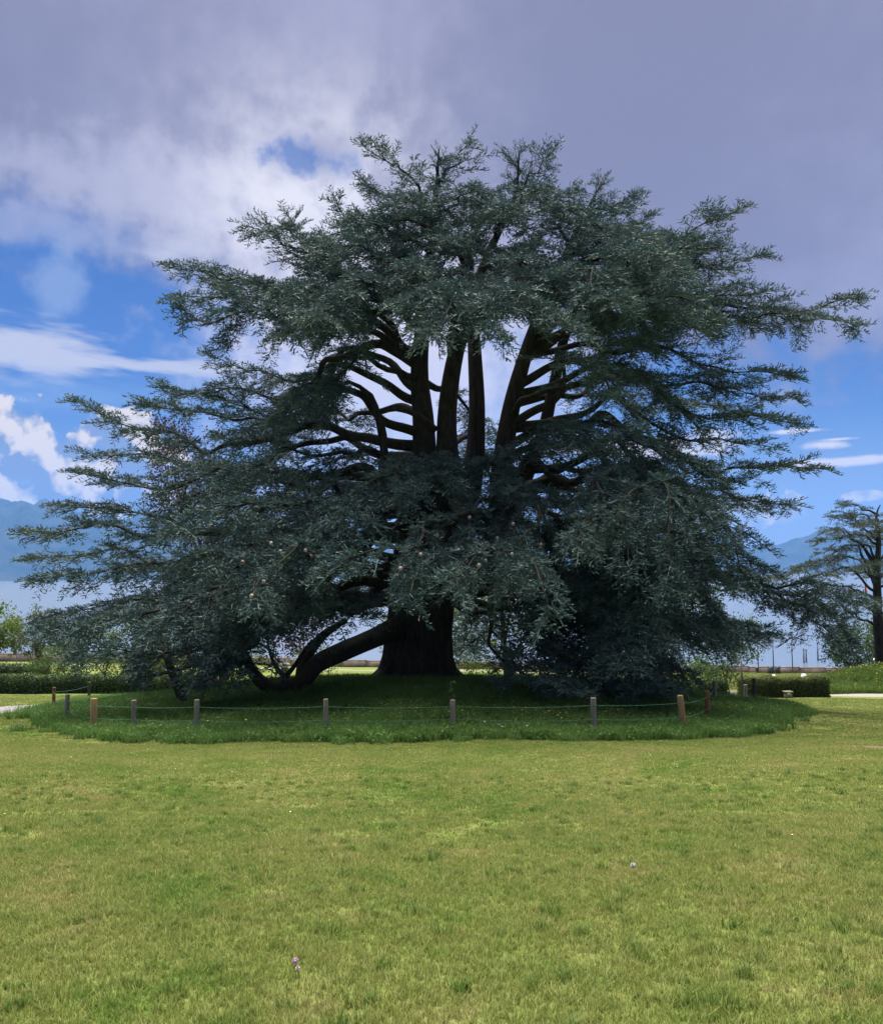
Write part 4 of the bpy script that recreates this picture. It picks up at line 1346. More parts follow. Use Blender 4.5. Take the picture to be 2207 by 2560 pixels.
leafy_tree('purple_beech', gpt(560, 64), [pxb(470, 1240, 64, 100, 150, 3.2), pxb(620, 1330, 64, 110, 130, 3.0), pxb(540, 1480, 64, 120, 130, 3.2), pxb(720, 1560, 66, 100, 80, 2.5), pxb(420, 1100, 64, 60, 70, 2.0)],
           14000, 0.11, M['purple_leaf'], 'purple-leaved beech standing behind the cedar', 'tree', seed=25, tr=0.3)
leafy_tree('green_tree', gpt(1260, 70), [pxb(1240, 1400, 70, 110, 110, 3), pxb(1330, 1500, 70, 120, 100, 3), pxb(1180, 1530, 70, 90, 100, 2.5)], 9000, 0.12, M['bright_leaf'],
           'fresh green tree glimpsed right behind the cedar trunk', 'tree', seed=26, tr=0.2)
leafy_tree('green_tree', gpt(1640, 72), [pxb(1640, 1330, 72, 110, 130, 3), pxb(1700, 1460, 72, 110, 110, 3)], 6500, 0.12, M['mid_leaf'],
           'green tree half hidden behind the low drooping cedar boughs', 'tree', seed=27, tr=0.2)
leafy_tree('green_shrub', gpt(1815, 64), [pxb(1800, 1640, 64, 70, 70, 1.6), pxb(1860, 1600, 66, 50, 60, 1.3), pxb(1740, 1690, 62, 60, 45, 1.4)], 6000, 0.085, M['mid_leaf'],
           'bushy green shrub beyond the tall wooden stake', 'shrub', seed=28, tr=0.07)
leafy_tree('green_shrub', gpt(1080, 66), [pxb(1010, 1600, 66, 70, 80, 1.6), pxb(1110, 1580, 66, 60, 90, 1.6), pxb(1200, 1640, 66, 70, 60, 1.5)], 6000, 0.09, M['bright_leaf'],
           'sunlit yellow-green shrub directly behind the cedar trunk', 'shrub', seed=29, tr=0.07)
leafy_tree('rounded_shrub', gpt(2165, 84), [pxb(2160, 1610, 84, 70, 58, 2.2), pxb(2225, 1600, 85, 60, 60, 2.2), pxb(2110, 1630, 84, 40, 40, 1.5)], 8000, 0.11, M['mid_leaf'],
           'rounded green shrub under the smaller cedar by the lake', 'shrub', seed=30, tr=0.1)
leafy_tree('dark_evergreen', gpt(1540, 37), [pxb(1430, 1600, 37, 110, 110, 2.4), pxb(1560, 1640, 36, 120, 115, 2.2), pxb(1650, 1690, 36, 60, 70, 1.6), pxb(1440, 1500, 38, 80, 60, 2)],
           15000, 0.075, M['dark_leaf'], 'very dark glossy evergreen bush growing under the cedar boughs', 'shrub', seed=31, tr=0.14)


def wisps(name, loc, n, rx, ry, h, mat, label, cat, seed, w=0.012):
    rg = np.random.default_rng(seed)
    V, T, RD = [], [], []
    for i in range(n):
        x, y = loc[0] + rg.normal() * rx, loc[1] + rg.normal() * ry
        z = Hf(x, y)
        a = rg.uniform(0, 6.28)
        hh = h * rg.uniform(0.5, 1.15)
        lean = rg.uniform(0.1, 0.5) * hh
        d = np.array([math.cos(a), math.sin(a), 0])
        s = np.array([-d[1], d[0], 0]) * w
        p0 = np.array([x, y, z]); p1 = p0 + d * lean * 0.35 + UP * hh * 0.6; p2 = p0 + d * lean + UP * hh
        k = len(V)
        V += [p0 - s, p0 + s, p1 + s, p1 - s, p2]
        T += [(k, k + 1, k + 2), (k, k + 2, k + 3), (k + 3, k + 2, k + 4)]
        RD += [rg.uniform(0, 1)] * 5
    o = link(name, np_mesh(name, V, None, T, RD), mat)
    return tag(o, label, cat)


wisps('dry_grass_clump', gpt(505, 63), 700, 0.9, 0.5, 1.5, M['dry'], 'straw-coloured dry ornamental grass behind the cedar\'s fallen elbow limb', 'ornamental grass', 5, 0.02)


def hedge(name, x0, y0, x1, y1, h, depth, n, size, mat, label, seed):
    rg = np.random.default_rng(seed)
    root = empty(name, (x0, y0, Hf(x0, y0)), label, 'hedge')
    A, B = np.array([x0, y0]), np.array([x1, y1])
    L = np.linalg.norm(B - A)
    T = (B - A) / L
    N = np.array([-T[1], T[0]])
    # woody core
    m = int(L / 0.5) + 2
    us = np.linspace(0, L, m)
    ring = []
    for u in us:
        wv = 0.06 * math.sin(u * 1.7 + seed) + 0.04 * math.sin(u * 4.1)
        hh = h * 0.9 + wv
        for (k, z) in ((-0.44, -0.1), (-0.46, hh * 0.5), (-0.40, hh), (0.40, hh), (0.46, hh * 0.5), (0.44, -0.1)):
            q = A + T * u + N * k * (depth + wv * 0.5)
            ring.append((q[0], q[1], Hf(q[0], q[1]) + z))
    i = np.arange(m - 1)[:, None] * 6
    j = np.arange(5)[None, :]
    q = np.stack([i + j, i + j + 1, i + 6 + j + 1, i + 6 + j], -1).reshape(-1, 4)
    q = np.concatenate([q, [(0, 1, 4, 5), (1, 2, 3, 4)], np.array([(0, 5, 4, 1), (1, 4, 3, 2)]) + (m - 1) * 6])
    core = link('branches', np_mesh('branches', ring, q), M['hedge_core'], root)
    # clipped surface of leaves
    k = n
    u = rg.uniform(-0.1, L + 0.1, k)
    per = rg.uniform(0, 1, k)
    hs, ht = h, depth
    tot = 2 * hs + ht
    s = per * tot
    off = np.where(s < hs, -0.5, np.where(s < hs + ht, (s - hs) / ht - 0.5, 0.5)) * depth
    z = np.where(s < hs, s, np.where(s < hs + ht, h, tot - s))
    nrm = np.zeros((k, 3))
    f = s < hs; tp = (s >= hs) & (s < hs + ht); bk = s >= hs + ht
    nrm[f] = [-N[0], -N[1], 0.3]; nrm[tp] = [0, 0, 1]; nrm[bk] = [N[0], N[1], 0.3]
    wob = 0.06 * np.sin(u * 1.7 + seed) + 0.05 * np.sin(u * 4.1) + rg.normal(size=k) * 0.05
    q2 = A[None] + T[None] * u[:, None] + N[None] * off[:, None]
    P3 = np.stack([q2[:, 0], q2[:, 1], H(q2[:, 0], q2[:, 1]) + z + np.where(tp, wob, wob * 0.3)], 1) + nrm * rg.uniform(-0.05, 0.07, (k, 1))
    ke = max(200, n // 14)                           # the two ends
    uu = np.where(rg.uniform(0, 1, ke) < 0.5, 0.0, L)
    qe = A[None] + T[None] * (uu + rg.normal(size=ke) * 0.04)[:, None] + N[None] * (rg.uniform(-.5, .5, ke) * depth)[:, None]
    Pe = np.stack([qe[:, 0], qe[:, 1], H(qe[:, 0], qe[:, 1]) + rg.uniform(0, h, ke)], 1)
    sgn = np.where(uu > 0, 1.0, -1.0)
    ne = np.stack([T[0] * sgn, T[1] * sgn, np.full(ke, 0.3)], 1)
    P3 = np.concatenate([P3, Pe]); nrm = np.concatenate([nrm, ne])
    c = link('leaves', leaves_mesh('leaves', P3, nrm, size, seed=seed), mat, root)
    c['kind'] = 'stuff'
    return root


M['hedge_core'] = plain_mat('hedge_core', (0.012, 0.018, 0.008), (0.03, 0.04, 0.016), 6, 0.95)
hedge('clipped_hedge', -42, 58.6, -17.5, 61.5, 1.15, 1.5, 17000, 0.07, M['hedge_leaf'], 'long low clipped hedge bordering the far lawn', 41)
hedge('clipped_hedge', -50, 75, -33.5, 75.6, 1.15, 1.5, 6000, 0.085, M['hedge_leaf'], 'short clipped hedge with flat bright top beside the lake wall', 42)
hedge('beech_hedge', 20.0, 60.2, 25.6, 60.0, 1.25, 1.2, 9000, 0.06, M['beech_hedge'], 'russet and green beech hedge at the edge of the lawn', 43)
hedge('low_hedge', 8.0, 62.5, 19.5, 62.0, 1.0, 1.2, 6000, 0.07, M['hedge_leaf'], 'dark green hedge behind the ring, under the drooping boughs', 44)

# ------------------------------------------------------------------ the smaller cedar by the lake
FD = 78.0
fb = gpt(2196, FD)
far_cedar = empty('cedar_tree', Vector(fb), 'smaller open-branched cedar beside the lake with tiered flat boughs', 'tree')


def fp(px, py, dy):
    return np.array(P(px, py, FD + dy))


mb = MB()
q = catmull([fb - [0, 0, .4], fb + [0, 0, .6], fp(2195, 1560, 0), fp(2192, 1430, 0), fp(2196, 1350, 0), fp(2190, 1290, 0), fp(2200, 1262, 0)], 0.5)
mb.tube(q, np.interp(np.linspace(0, 1, len(q)), [0, .1, .5, .8, 1], [.8, .55, .36, .2, .05]), 14)
mb.build('trunk', M['bark'], far_cedar, smooth=True)
for pts in ([(2190, 1420, 0), (2160, 1370, 0), (2140, 1350, 0)], [(2195, 1480, .5), (2170, 1420, .5), (2150, 1385, .5)]):
    q = catmull([fp(*p_) for p_ in pts], 0.4)
    mb = MB(); mb.tube(q, np.linspace(0.25, 0.08, len(q)), 8)
    mb.build('limb', M['bark'], far_cedar, smooth=True)
for pts, W, hang in (
    ([(2195, 1290, 0), (2150, 1268, 0), (2105, 1262, 0)], 1.4, .05),
    ([(2195, 1300, 0), (2150, 1290, -1), (2095, 1280, -1.5)], 1.5, .1),
    ([(2195, 1310, 0), (2240, 1275, 0), (2300, 1275, 0)], 1.8, .05),
    ([(2190, 1350, 0), (2150, 1310, 0), (2088, 1296, 0)], 1.5, .1),
    ([(2190, 1360, 0), (2140, 1335, 1), (2060, 1325, 1)], 1.6, .1),
    ([(2190, 1400, 0), (2150, 1350, -1), (2100, 1345, -2), (2035, 1352, -2)], 1.8, .12),
    ([(2190, 1430, 0), (2140, 1370, 0), (2090, 1372, 0), (2042, 1388, 0)], 1.7, .15),
    ([(2190, 1450, 0), (2120, 1395, 1), (2060, 1400, 2), (1990, 1420, 2)], 1.9, .15),
    ([(2190, 1480, 0), (2120, 1430, -2), (2050, 1430, -3), (1970, 1440, -4), (1900, 1448, -5)], 2.0, .15),
    ([(2190, 1500, 0), (2130, 1470, -1), (2060, 1470, -2), (2000, 1480, -3)], 1.8, .25),
    ([(2190, 1540, 0), (2140, 1500, 1), (2080, 1510, 2), (2040, 1530, 2)], 1.6, .3),
    ([(2190, 1570, 0), (2140, 1535, -1), (2110, 1560, -2), (2080, 1590, -3)], 1.5, .35),
    ([(2195, 1330, 0), (2250, 1320, -1), (2330, 1330, -1)], 1.8, .1),
    ([(2195, 1400, 0), (2260, 1370, 0), (2370, 1390, 0)], 2.0, .1),
    ([(2195, 1470, 0), (2260, 1440, -1), (2400, 1460, -2)], 2.0, .15),
    ([(2195, 1540, 0), (2260, 1500, -1), (2400, 1530, -2)], 2.0, .2),
    ([(2195, 1350, 0), (2185, 1310, -3), (2170, 1310, -5)], 1.6, .1),
    ([(2195, 1450, 0), (2180, 1410, -4), (2160, 1420, -6)], 1.6, .15),
    ([(2195, 1530, 0), (2190, 1500, -4), (2170, 1515, -6)], 1.6, .2),
    ([(2195, 1380, 0), (2200, 1340, 4), (2180, 1340, 6)], 1.8, .1),
    ([(2195, 1460, 0), (2190, 1430, 4), (2160, 1430, 7)], 1.8, .1),
):
    grow_limb(far_cedar, [fp(*p_) for p_ in pts], 0.13, W=W, t0=0.3, hang=hang, dens=0.85, fl=0.95, needle=M['needle_far'])

# ------------------------------------------------------------------ rope fence
POSTS = [  # picture column, distance, height, radius, kind, lean
    (228, 52.0, 0.95, .085, 'dark', 0.0), (140, 45.0, 1.02, .085, 'brown', .03), (173, 33.6, 0.92, .085, 'grey', .03), (241, 30.2, 1.02, .115, 'orange', 0.0),
    (341, 29.4, 0.98, .085, 'grey', -.02), (495, 28.2, 1.0, .085, 'grey', 0.0), (815, 27.4, 1.0, .078, 'pale', -.01), (1128, 27.2, 0.88, .082, 'pale', 0.0),
    (1476, 27.2, 1.02, .09, 'grey', 0.0), (1698, 27.9, 1.06, .10, 'orange', -.08), (1760, 32.0, 0.95, .10, 'brown', -.04), (1778, 38.0, 0.90, .09, 'grey', -.01),
    (1875, 41.6, 1.12, .09, 'dark', 0.0), (1853, 50.5, 0.95, .10, 'grey', 0.02)]
WOODC = {'dark': ((0.05, 0.042, 0.036), (0.10, 0.085, 0.07)), 'brown': ((0.15, 0.075, 0.035), (0.26, 0.14, 0.07)), 'grey': ((0.15, 0.135, 0.115), (0.27, 0.245, 0.21)),
         'orange': ((0.26, 0.16, 0.075), (0.42, 0.28, 0.14)), 'pale': ((0.19, 0.155, 0.125), (0.31, 0.26, 0.21))}
for k, (a, b) in WOODC.items():
    M['post_' + k] = plain_mat('post_wood_' + k, a, b, 9, 0.85, 0.2, 0.006, (1, 1, 0.12))
PLAB = ['dark weathered post at the back of the ring, near the long clipped hedge', 'reddish-brown round post where the asphalt path meets the ring',
        'grey post between the reddish-brown post and the stout orange post', 'stout new orange timber post in the ring fence',
        'grey post next after the stout orange post along the rope', 'upright grey post in front of the fallen elbow limb',
        'slender pale post standing below the cedar trunk and the elbow limb', 'short pale post with a tall weed growing behind it',
        'grey post in front of the dark evergreen bush, beside yellow flowers', 'leaning light tan timber post next to the dark evergreen bush',
        'weathered orange-brown post just behind the leaning tan post', 'slim grey post behind the orange-brown post in the tall grass',
        'dark thin post at the outer tip of the long grass by the lawn', 'grey post behind the dark thin post, nearest the beech hedge']
tops = []
for (px, d, h, r, kd, lean), lab in zip(POSTS, PLAB):
    g = gpt(px, d)
    mb = MB()
    hh = h + 0.10
    n = 9
    zs = [-0.4, 0.0, 0.3, 0.6, hh - 0.03, hh - 0.006, hh]
    rs = [r, r, r * .985, r * .97, r * .96, r * .90, r * .80]
    pts = [np.array([lean * z, 0.01 * math.sin(z * 3 + px), z]) for z in zs]
    sq = [1 + 0.035 * np.sin(np.arange(12) * 1.7 + px)] * len(zs)
    mb.tube(pts, rs, 12, squash=sq)
    # cap and a staple that holds the rope
    mb.tube([pts[4] + [0, -r * 1.15, -0.14], pts[4] + [0, -r * .7, -0.14]], [0.012, 0.012], 6)
    o = mb.build('fence_post', M['post_' + kd])
    o.location = Vector(g)
    tag(o, lab, 'post', 'posts of the rope fence round the cedar')
    tops.append((np.array(g), hh, lean, r))
order = [0, 1, 2, 3, 4, 5, 6, 7, 8, 9, 10, 11, 12, 13]
for frac, lab in ((0.80, 'upper green rope strung from post to post round the cedar'), (0.42, 'lower green rope strung from post to post round the cedar')):
    mb = MB()
    for a, b in zip(order[:-1], order[1:]):
        (g0, h0, l0, r0), (g1, h1, l1, r1) = tops[a], tops[b]
        p0 = g0 + np.array([l0 * h0 * frac, -r0 * 0.9, h0 * frac]); p1 = g1 + np.array([l1 * h1 * frac, -r1 * 0.9, h1 * frac])
        L = np.linalg.norm(p1 - p0)
        u = np.linspace(0, 1, 17)[:, None]
        q = p0 * (1 - u) + p1 * u
        q[:, 2] -= 4 * 0.012 * L * (u * (1 - u))[:, 0]
        mb.tube(q, 0.008, 5, cap=False)
    o = mb.build('rope', M['rope'], None, smooth=True)
    tag(o, lab, 'rope')

# ------------------------------------------------------------------ small things by the lake
# shore wall built of capped stone lengths
wall = empty('lake_wall', (0, 105.5, Hf(0, 105.5)), 'low brown stone wall along the lake shore', 'wall')
xs = np.arange(-84, 84, 3.0)
for i, x in enumerate(xs):
    mb = MB()
    z0, z1 = Hf(x, 105.5), Hf(x + 3, 105.5)
    zc = (z0 + z1) / 2
    hh = 0.85 if x < -20 else 0.72
    mb.box((x + 1.5, 105.5, zc + hh / 2 - 0.3), (2.985, 0.42, hh + 0.6))
    mb.box((x + 1.5, 105.5, zc + hh + 0.045), (2.97, 0.52, 0.09))
    mb.build('wall_stone', M['wall_stone'], wall)


M['marble'] = plain_mat('weathered_marble', (0.50, 0.49, 0.47), (0.82, 0.81, 0.80), 4, 0.8, 0.2, 0.02)


def bust():
    g = gpt(712, 66)
    root = empty('stone_bust', Vector(g), 'weathered white stone bust on a grey pedestal, seen beneath the boughs', 'statue')
    mb = MB()
    mb.box(g + [0, 0, 0.10], (0.72, 0.72, 0.34))
    mb.box(g + [0, 0, 0.80], (0.52, 0.52, 1.10), taper=0.92)
    mb.box(g + [0, 0, 1.395], (0.62, 0.62, 0.10))
    mb.build('pedestal', M['pedestal'], root)
    c = g + np.array([0, 0, 1.44])
    mb = MB()
    ring = [(0.20, 0.0), (0.19, 0.06), (0.30, 0.14), (0.42, 0.24), (0.43, 0.33), (0.32, 0.42), (0.14, 0.48), (0.11, 0.55)]
    a = np.arange(20) / 20 * 2 * math.pi
    wob = [(-0.32 * np.abs(np.sin(a)) if 0.1 < z < 0.45 else 0 * a) + 0.03 * np.sin(a * 5 + z * 9) for r, z in ring]
    mb.lathe(c, ring, 20, wob)
    mb.build('shoulders', M['marble'], root, smooth=True)
    mb = MB()
    hr = [(0.03, 0.50), (0.085, 0.53), (0.125, 0.60), (0.142, 0.68), (0.145, 0.76), (0.125, 0.84), (0.08, 0.89), (0.02, 0.91)]
    wob = [0.10 * np.cos(a + math.pi / 2) + (0.10 * np.exp(-((a - 1.5 * math.pi) / 0.18) ** 2) if 0.6 < z < 0.72 else 0 * a) for r, z in hr]
    mb.lathe(c, hr, 20, wob)
    mb.build('head', M['marble'], root, smooth=True)


bust()


def lantern(px, d, s, label):
    g = gpt(px, d)
    root = empty('bollard_lamp', Vector(g), label, 'lamp', 'garden lamps by the terrace path')
    mb = MB(); mb.box(g + [0, 0, 0.14 * s], (0.22 * s, 0.22 * s, 0.36 * s)); mb.build('post', M['dark_metal'], root)
    mb = MB(); mb.box(g + [0, 0, 0.36 * s], (0.30 * s, 0.30 * s, 0.10 * s), taper=1.15); mb.build('collar', M['dark_metal'], root)
    mb = MB(); mb.box(g + [0, 0, 0.55 * s], (0.42 * s, 0.42 * s, 0.28 * s), taper=0.72); mb.build('lamp_head', M['white_paint'], root)
    mb = MB(); mb.box(g + [0, 0, 0.715 * s], (0.32 * s, 0.32 * s, 0.04 * s), taper=0.8); mb.build('lamp_cap', M['white_paint'], root)


lantern(2000, 80, 1.15, 'larger lantern-shaped bollard lamp with white head beside the terrace path')
lantern(1925, 84, 0.75, 'small white-domed bollard lamp in the grass by the terrace path')


def bin_(px, d, label):
    g = gpt(px, d)
    root = empty('litter_bin', Vector(g), label, 'bin', 'litter bins by the lake wall')
    mb = MB(); mb.box(g + [0, 0, 0.42], (0.52, 0.5, 0.84), taper=1.08); mb.build('body', M['dark_metal'], root)
    mb = MB(); mb.box(g + [0, 0, 0.875], (0.60, 0.58, 0.07), taper=0.95); mb.build('lid', M['dark_metal'], root)
    mb = MB(); mb.box(g + [0, -0.275, 0.70], (0.30, 0.03, 0.10)); mb.build('opening', M['hedge_core'], root)


bin_(1917, 103, 'dark square litter bin in front of the lake wall, beside a shrub gap')
bin_(1934, 104, 'dark litter bin in front of the lake wall, next to a slim pole')


def pole(name, px, d, h, r, mat, label, cat, group=None, z0=None, extra=None):
    g = gpt(px, d)
    if z0 is not None:
        g[2] = z0
    root = empty(name, Vector(g), label, cat, group)
    mb = MB(); mb.tube([g - [0, 0, .3], g + [0, 0, h * .5], g + [0, 0, h]], [r, r * .9, r * .75], 8); mb.build('shaft', mat, root)
    mb = MB(); mb.lathe(g + [0, 0, h - .01], [(r * .8, 0), (r * 1.3, .03), (r * 1.3, .07), (r * .5, .1)], 8); mb.build('cap', mat, root)
    return root, g


M['pole'] = plain_mat('pole_paint', (0.16, 0.14, 0.20), (0.24, 0.22, 0.28), 5, 0.6)
for px, lab in ((1887, 'slim pole at the lake wall next to the litter bins, on the cedar side'), (1925, 'slim pole rising between the two litter bins'), (1972, 'slim pole at the lake wall standing alone against the water')):
    pole('slim_pole', px, 104.6, 4.6, 0.07, M['pole'], lab, 'pole', 'slim poles along the shore')
for px, d, h, lab in ((2001, 128, 2.0, 'thicker mooring post of a close pair standing in the lake'), (2007, 129, 1.8, 'thinner mooring post of a close pair standing in the lake'), (2036, 131, 2.6, 'lone mooring post standing in the lake')):
    pole('mooring_post', px, d, h, 0.13, M['pole'], lab, 'post', 'mooring posts in the lake', z0=LAKE_Z)
r, g = pole('flag_mast', 2165, 104.5, 10.6, 0.05, M['pole'], 'slim mast with a narrow red flag behind the smaller cedar', 'flag')
V = []
for j in range(9):
    for i in range(4):
        V.append((g[0] - 0.04 - i * 0.07, g[1] + 0.05 * math.sin(i * 1.5 + j * .7), g[2] + 10.5 - j * 0.12))
q = [(j * 4 + i, j * 4 + i + 1, j * 4 + i + 5, j * 4 + i + 4) for j in range(8) for i in range(3)]
link('flag_cloth', np_mesh('flag_cloth', V, q, smooth=True), M['red'], r)
g = gpt(1845, 58.5)
o_ = MB(); o_.tube([g - [0, 0, .3], g + [0.01, 0, 1.0], g + [0.0, 0, 2.35]], [.075, .07, .06], 9); o_.tube([g + [0, 0, 2.34], g + [0, 0, 2.42]], [.06, .02], 9)
tag(o_.build('wooden_stake', M['post_dark'], None), 'tall dark wooden stake at the far side of the ring', 'stake')
g = gpt(1958, 58.9)
o_ = MB(); o_.box(g + [0, 0, .18], (0.44, 0.4, 0.42), taper=.95); o_.box(g + [0, 0, .42], (0.56, 0.48, 0.07))
tag(o_.build('stone_block', M['pedestal'], None), 'small grey stone block at the foot of the beech hedge', 'stone block')
g = gpt(1884, 104.2)
o_ = MB(); o_.lathe(g, [(.16, -.1), (.16, .35), (.12, .5), (.2, .55), (.22, .65), (.14, .78), (.04, .82)], 12)
tag(o_.build('shore_bollard', M['dark_metal'], None, True), 'squat dark bollard at the lake wall near the cedar boughs', 'bollard')
# sign on two posts, left
g = gpt(50, 100)
sg = empty('notice_board', Vector(g), 'small dark notice board on thin twin posts by the lake', 'sign')
for dx in (-0.18, 0.32):
    mb = MB(); mb.tube([g + [dx, 0, -.3], g + [dx, 0, 3.2]], [.05, .045], 8); mb.build('post', M['pole'], sg)
mb = MB(); mb.box(g + [-0.38, -0.05, 1.45], (0.34, 0.05, 0.75)); mb.build('panel', M['dark_metal'], sg)
mb = MB(); mb.box(g + [-0.1, 0, 1.95], (0.9, 0.05, 0.06)); mb.build('crossbar', M['pole'], sg)


def rock(px, d, r, mat, label, seed):
    rg = np.random.default_rng(seed)
    g = gpt(px, d)
    mb = MB()
    prof = [(r * .7, -.15), (r, 0.0), (r * 1.02, r * .35), (r * .85, r * .75), (r * .5, r * 1.05), (r * .15, r * 1.15)]
    mb.lathe(g, prof, 14, [rg.uniform(-.12, .12, 14) for _ in prof])
    return tag(mb.build('boulder', mat, None, False), label, 'boulder')


rock(208, 68, 0.55, M['stone'], 'pale grey boulder behind the long clipped hedge', 2)
rock(10, 66, 0.5, M['post_orange'], 'tan rounded boulder between the two clipped hedges', 3)
# white garden parasol at the right edge
g = gpt(2203, 92)
pr = empty('garden_parasol', Vector(g), 'white garden parasol at the lake side of the rounded shrub', 'parasol')
mb = MB(); mb.tube([g - [0, 0, .2], g + [0, 0, 2.45]], [.03, .025], 8); mb.build('shaft', M['dark_metal'], pr)
mb = MB(); mb.lathe(g, [(1.30, 2.0), (1.31, 2.02), (0.65, 2.26), (0.03, 2.48)], 8); mb.build('canopy', M['white_paint'], pr)

# ------------------------------------------------------------------ grass
def blade_patch(name, seed, n, rad, hmin, hmax, w, bend=0.5, broad=0):
    rg = np.random.default_rng(seed)
    a = rg.uniform(0, 6.283, n)
    r = rad * np.sqrt(rg.uniform(0, 1, n))
    # tufts
    c = rg.uniform(-rad, rad, (max(6, n // 14), 2))
    pick = rg.integers(0, len(c), n)
    xy = np.where(rg.uniform(0, 1, (n, 1)) < 0.55, c[pick] * 0.8 + rg.normal(size=(n, 2)) * rad * 0.045, np.stack([np.cos(a) * r, np.sin(a) * r], 1))
    h = rg.uniform(hmin, hmax, n) * (0.75 + 0.5 * rg.uniform(0, 1, len(c))[pick])
    yaw = rg.uniform(0, 6.283, n)
    lean = h * rg.uniform(0.1, bend, n)
    d = np.stack([np.cos(yaw), np.sin(yaw), np.zeros(n)], 1)
    tw = yaw + math.pi / 2 + rg.uniform(-.6, .6, n)
    s = np.stack([np.cos(tw), np.sin(tw), np.zeros(n)], 1) * (w * rg.uniform(0.6, 1.3, n))[:, None]
    p0 = np.concatenate([xy, np.full((n, 1), -0.01)], 1)
    p1 = p0 + d * (lean * 0.3)[:, None] + UP * (h * 0.55)[:, None]
    p2 = p0 + d * lean[:, None] + UP * (h * rg.uniform(0.8, 1.0, n))[:, None]
    V = np.stack([p0 - s, p0 + s, p1 + s * 0.85, p1 - s * 0.85, p2], 1).reshape(-1, 3)
    i = np.arange(n) * 5
    t = np.concatenate([np.stack([i, i + 1, i + 2], 1), np.stack([i, i + 2, i + 3], 1), np.stack([i + 3, i + 2, i + 4], 1)])
    rnd = np.repeat(rg.uniform(0, 1, n), 5)
    if broad:
        m = broad
        xy = rg.uniform(-rad, rad, (m, 2))
        zz = rg.uniform(0.03, hmax * 0.75, m)
        pp = np.concatenate([xy, zz[:, None]], 1)
        nn = norm_rows(rg.normal(size=(m, 3)) * 0.5 + UP)
        aa = norm_rows(np.cross(nn, rg.normal(size=(m, 3))))
        bb = np.cross(nn, aa)
        sz = rg.uniform(0.025, 0.06, (m, 1))
        V2 = np.stack([pp - aa * sz, pp + bb * sz * .6, pp + aa * sz, pp - bb * sz * .6], 1).reshape(-1, 3)
        j = np.arange(m) * 4 + len(V)
        t = np.concatenate([t, np.stack([j, j + 1, j + 2], 1), np.stack([j, j + 2, j + 3], 1)])
        V = np.concatenate([V, V2])
        rnd = np.concatenate([rnd, np.repeat(rg.uniform(0.3, 0.9, m), 4)])
    return np_mesh(name, V, None, t, rnd)


def scatter(name, pts, templates, mat, scale_lo, scale_hi, label, cat, seed):
    """one object of many clumps (instances of a few clump meshes)"""
    rg = np.random.default_rng(seed)
    n = len(pts)
    x, y = pts[:, 0], pts[:, 1]
    e = 0.15
    sx = (H(x + e, y) - H(x - e, y)) / (2 * e)
    sy = (H(x, y + e) - H(x, y - e)) / (2 * e)
    rot = np.zeros((n, 3))
    yaw = rg.uniform(0, 6.283, n)
    for i in range(n):
        nv = Vector((-sx[i], -sy[i], 1)).normalized()
        qd = Vector((0, 0, 1)).rotation_difference(nv)
        rot[i] = (qd.to_matrix() @ Matrix.Rotation(yaw[i], 3, 'Z')).to_euler()
    V = np.stack([x, y, H(x, y)], 1)
    me = bpy.data.meshes.new(name)
    me.vertices.add(n)
    me.vertices.foreach_set('co', V.astype(np.float32).ravel())
    a = me.attributes.new('rot', 'FLOAT_VECTOR', 'POINT'); a.data.foreach_set('vector', rot.astype(np.float32).ravel())
    a = me.attributes.new('scl', 'FLOAT', 'POINT'); a.data.foreach_set('value', rg.uniform(scale_lo, scale_hi, n).astype(np.float32))
    a = me.attributes.new('pick', 'INT', 'POINT'); a.data.foreach_set('value', rg.integers(0, len(templates), n).astype(np.int32))
    o = bpy.data.objects.new(name, me)
    COL.objects.link(o)
    ng = bpy.data.node_groups.new(name, 'GeometryNodeTree')
    ng.interface.new_socket('Geometry', in_out='INPUT', socket_type='NodeSocketGeometry')
    ng.interface.new_socket('Geometry', in_out='OUTPUT', socket_type='NodeSocketGeometry')
    gi, go = ng.nodes.new('NodeGroupInput'), ng.nodes.new('NodeGroupOutput')
    iop = ng.nodes.new('GeometryNodeInstanceOnPoints')
    join = ng.nodes.new('GeometryNodeJoinGeometry')
    for tm in reversed(templates):
        tm.materials.append(mat)
        to = bpy.data.objects.new(name + '_clump', tm)
        oi = ng.nodes.new('GeometryNodeObjectInfo')
        oi.inputs['Object'].default_value = to
        g2i = ng.nodes.new('GeometryNodeGeometryToInstance')
        ng.links.new(oi.outputs['Geometry'], g2i.inputs[0])
        ng.links.new(g2i.outputs[0], join.inputs[0])

    def named(nm, ty):
        q = ng.nodes.new('GeometryNodeInputNamedAttribute')
        q.data_type = ty
        q.inputs['Name'].default_value = nm
        return [s for s in q.outputs if s.enabled and s.name == 'Attribute'][0]
    ng.links.new(gi.outputs[0], iop.inputs['Points'])
    ng.links.new(join.outputs[0], iop.inputs['Instance'])
    iop.inputs['Pick Instance'].default_value = True
    ng.links.new(named('pick', 'INT'), iop.inputs['Instance Index'])
    e2r = ng.nodes.new('FunctionNodeEulerToRotation')
    ng.links.new(named('rot', 'FLOAT_VECTOR'), e2r.inputs[0])
    ng.links.new(e2r.outputs[0], iop.inputs['Rotation'])
    ng.links.new(named('scl', 'FLOAT'), iop.inputs['Scale'])
    ng.links.new(iop.outputs[0], go.inputs[0])
    md = o.modifiers.new('clumps', 'NODES')
    md.node_group = ng
    tag(o, label, cat, None, 'stuff')
    return o


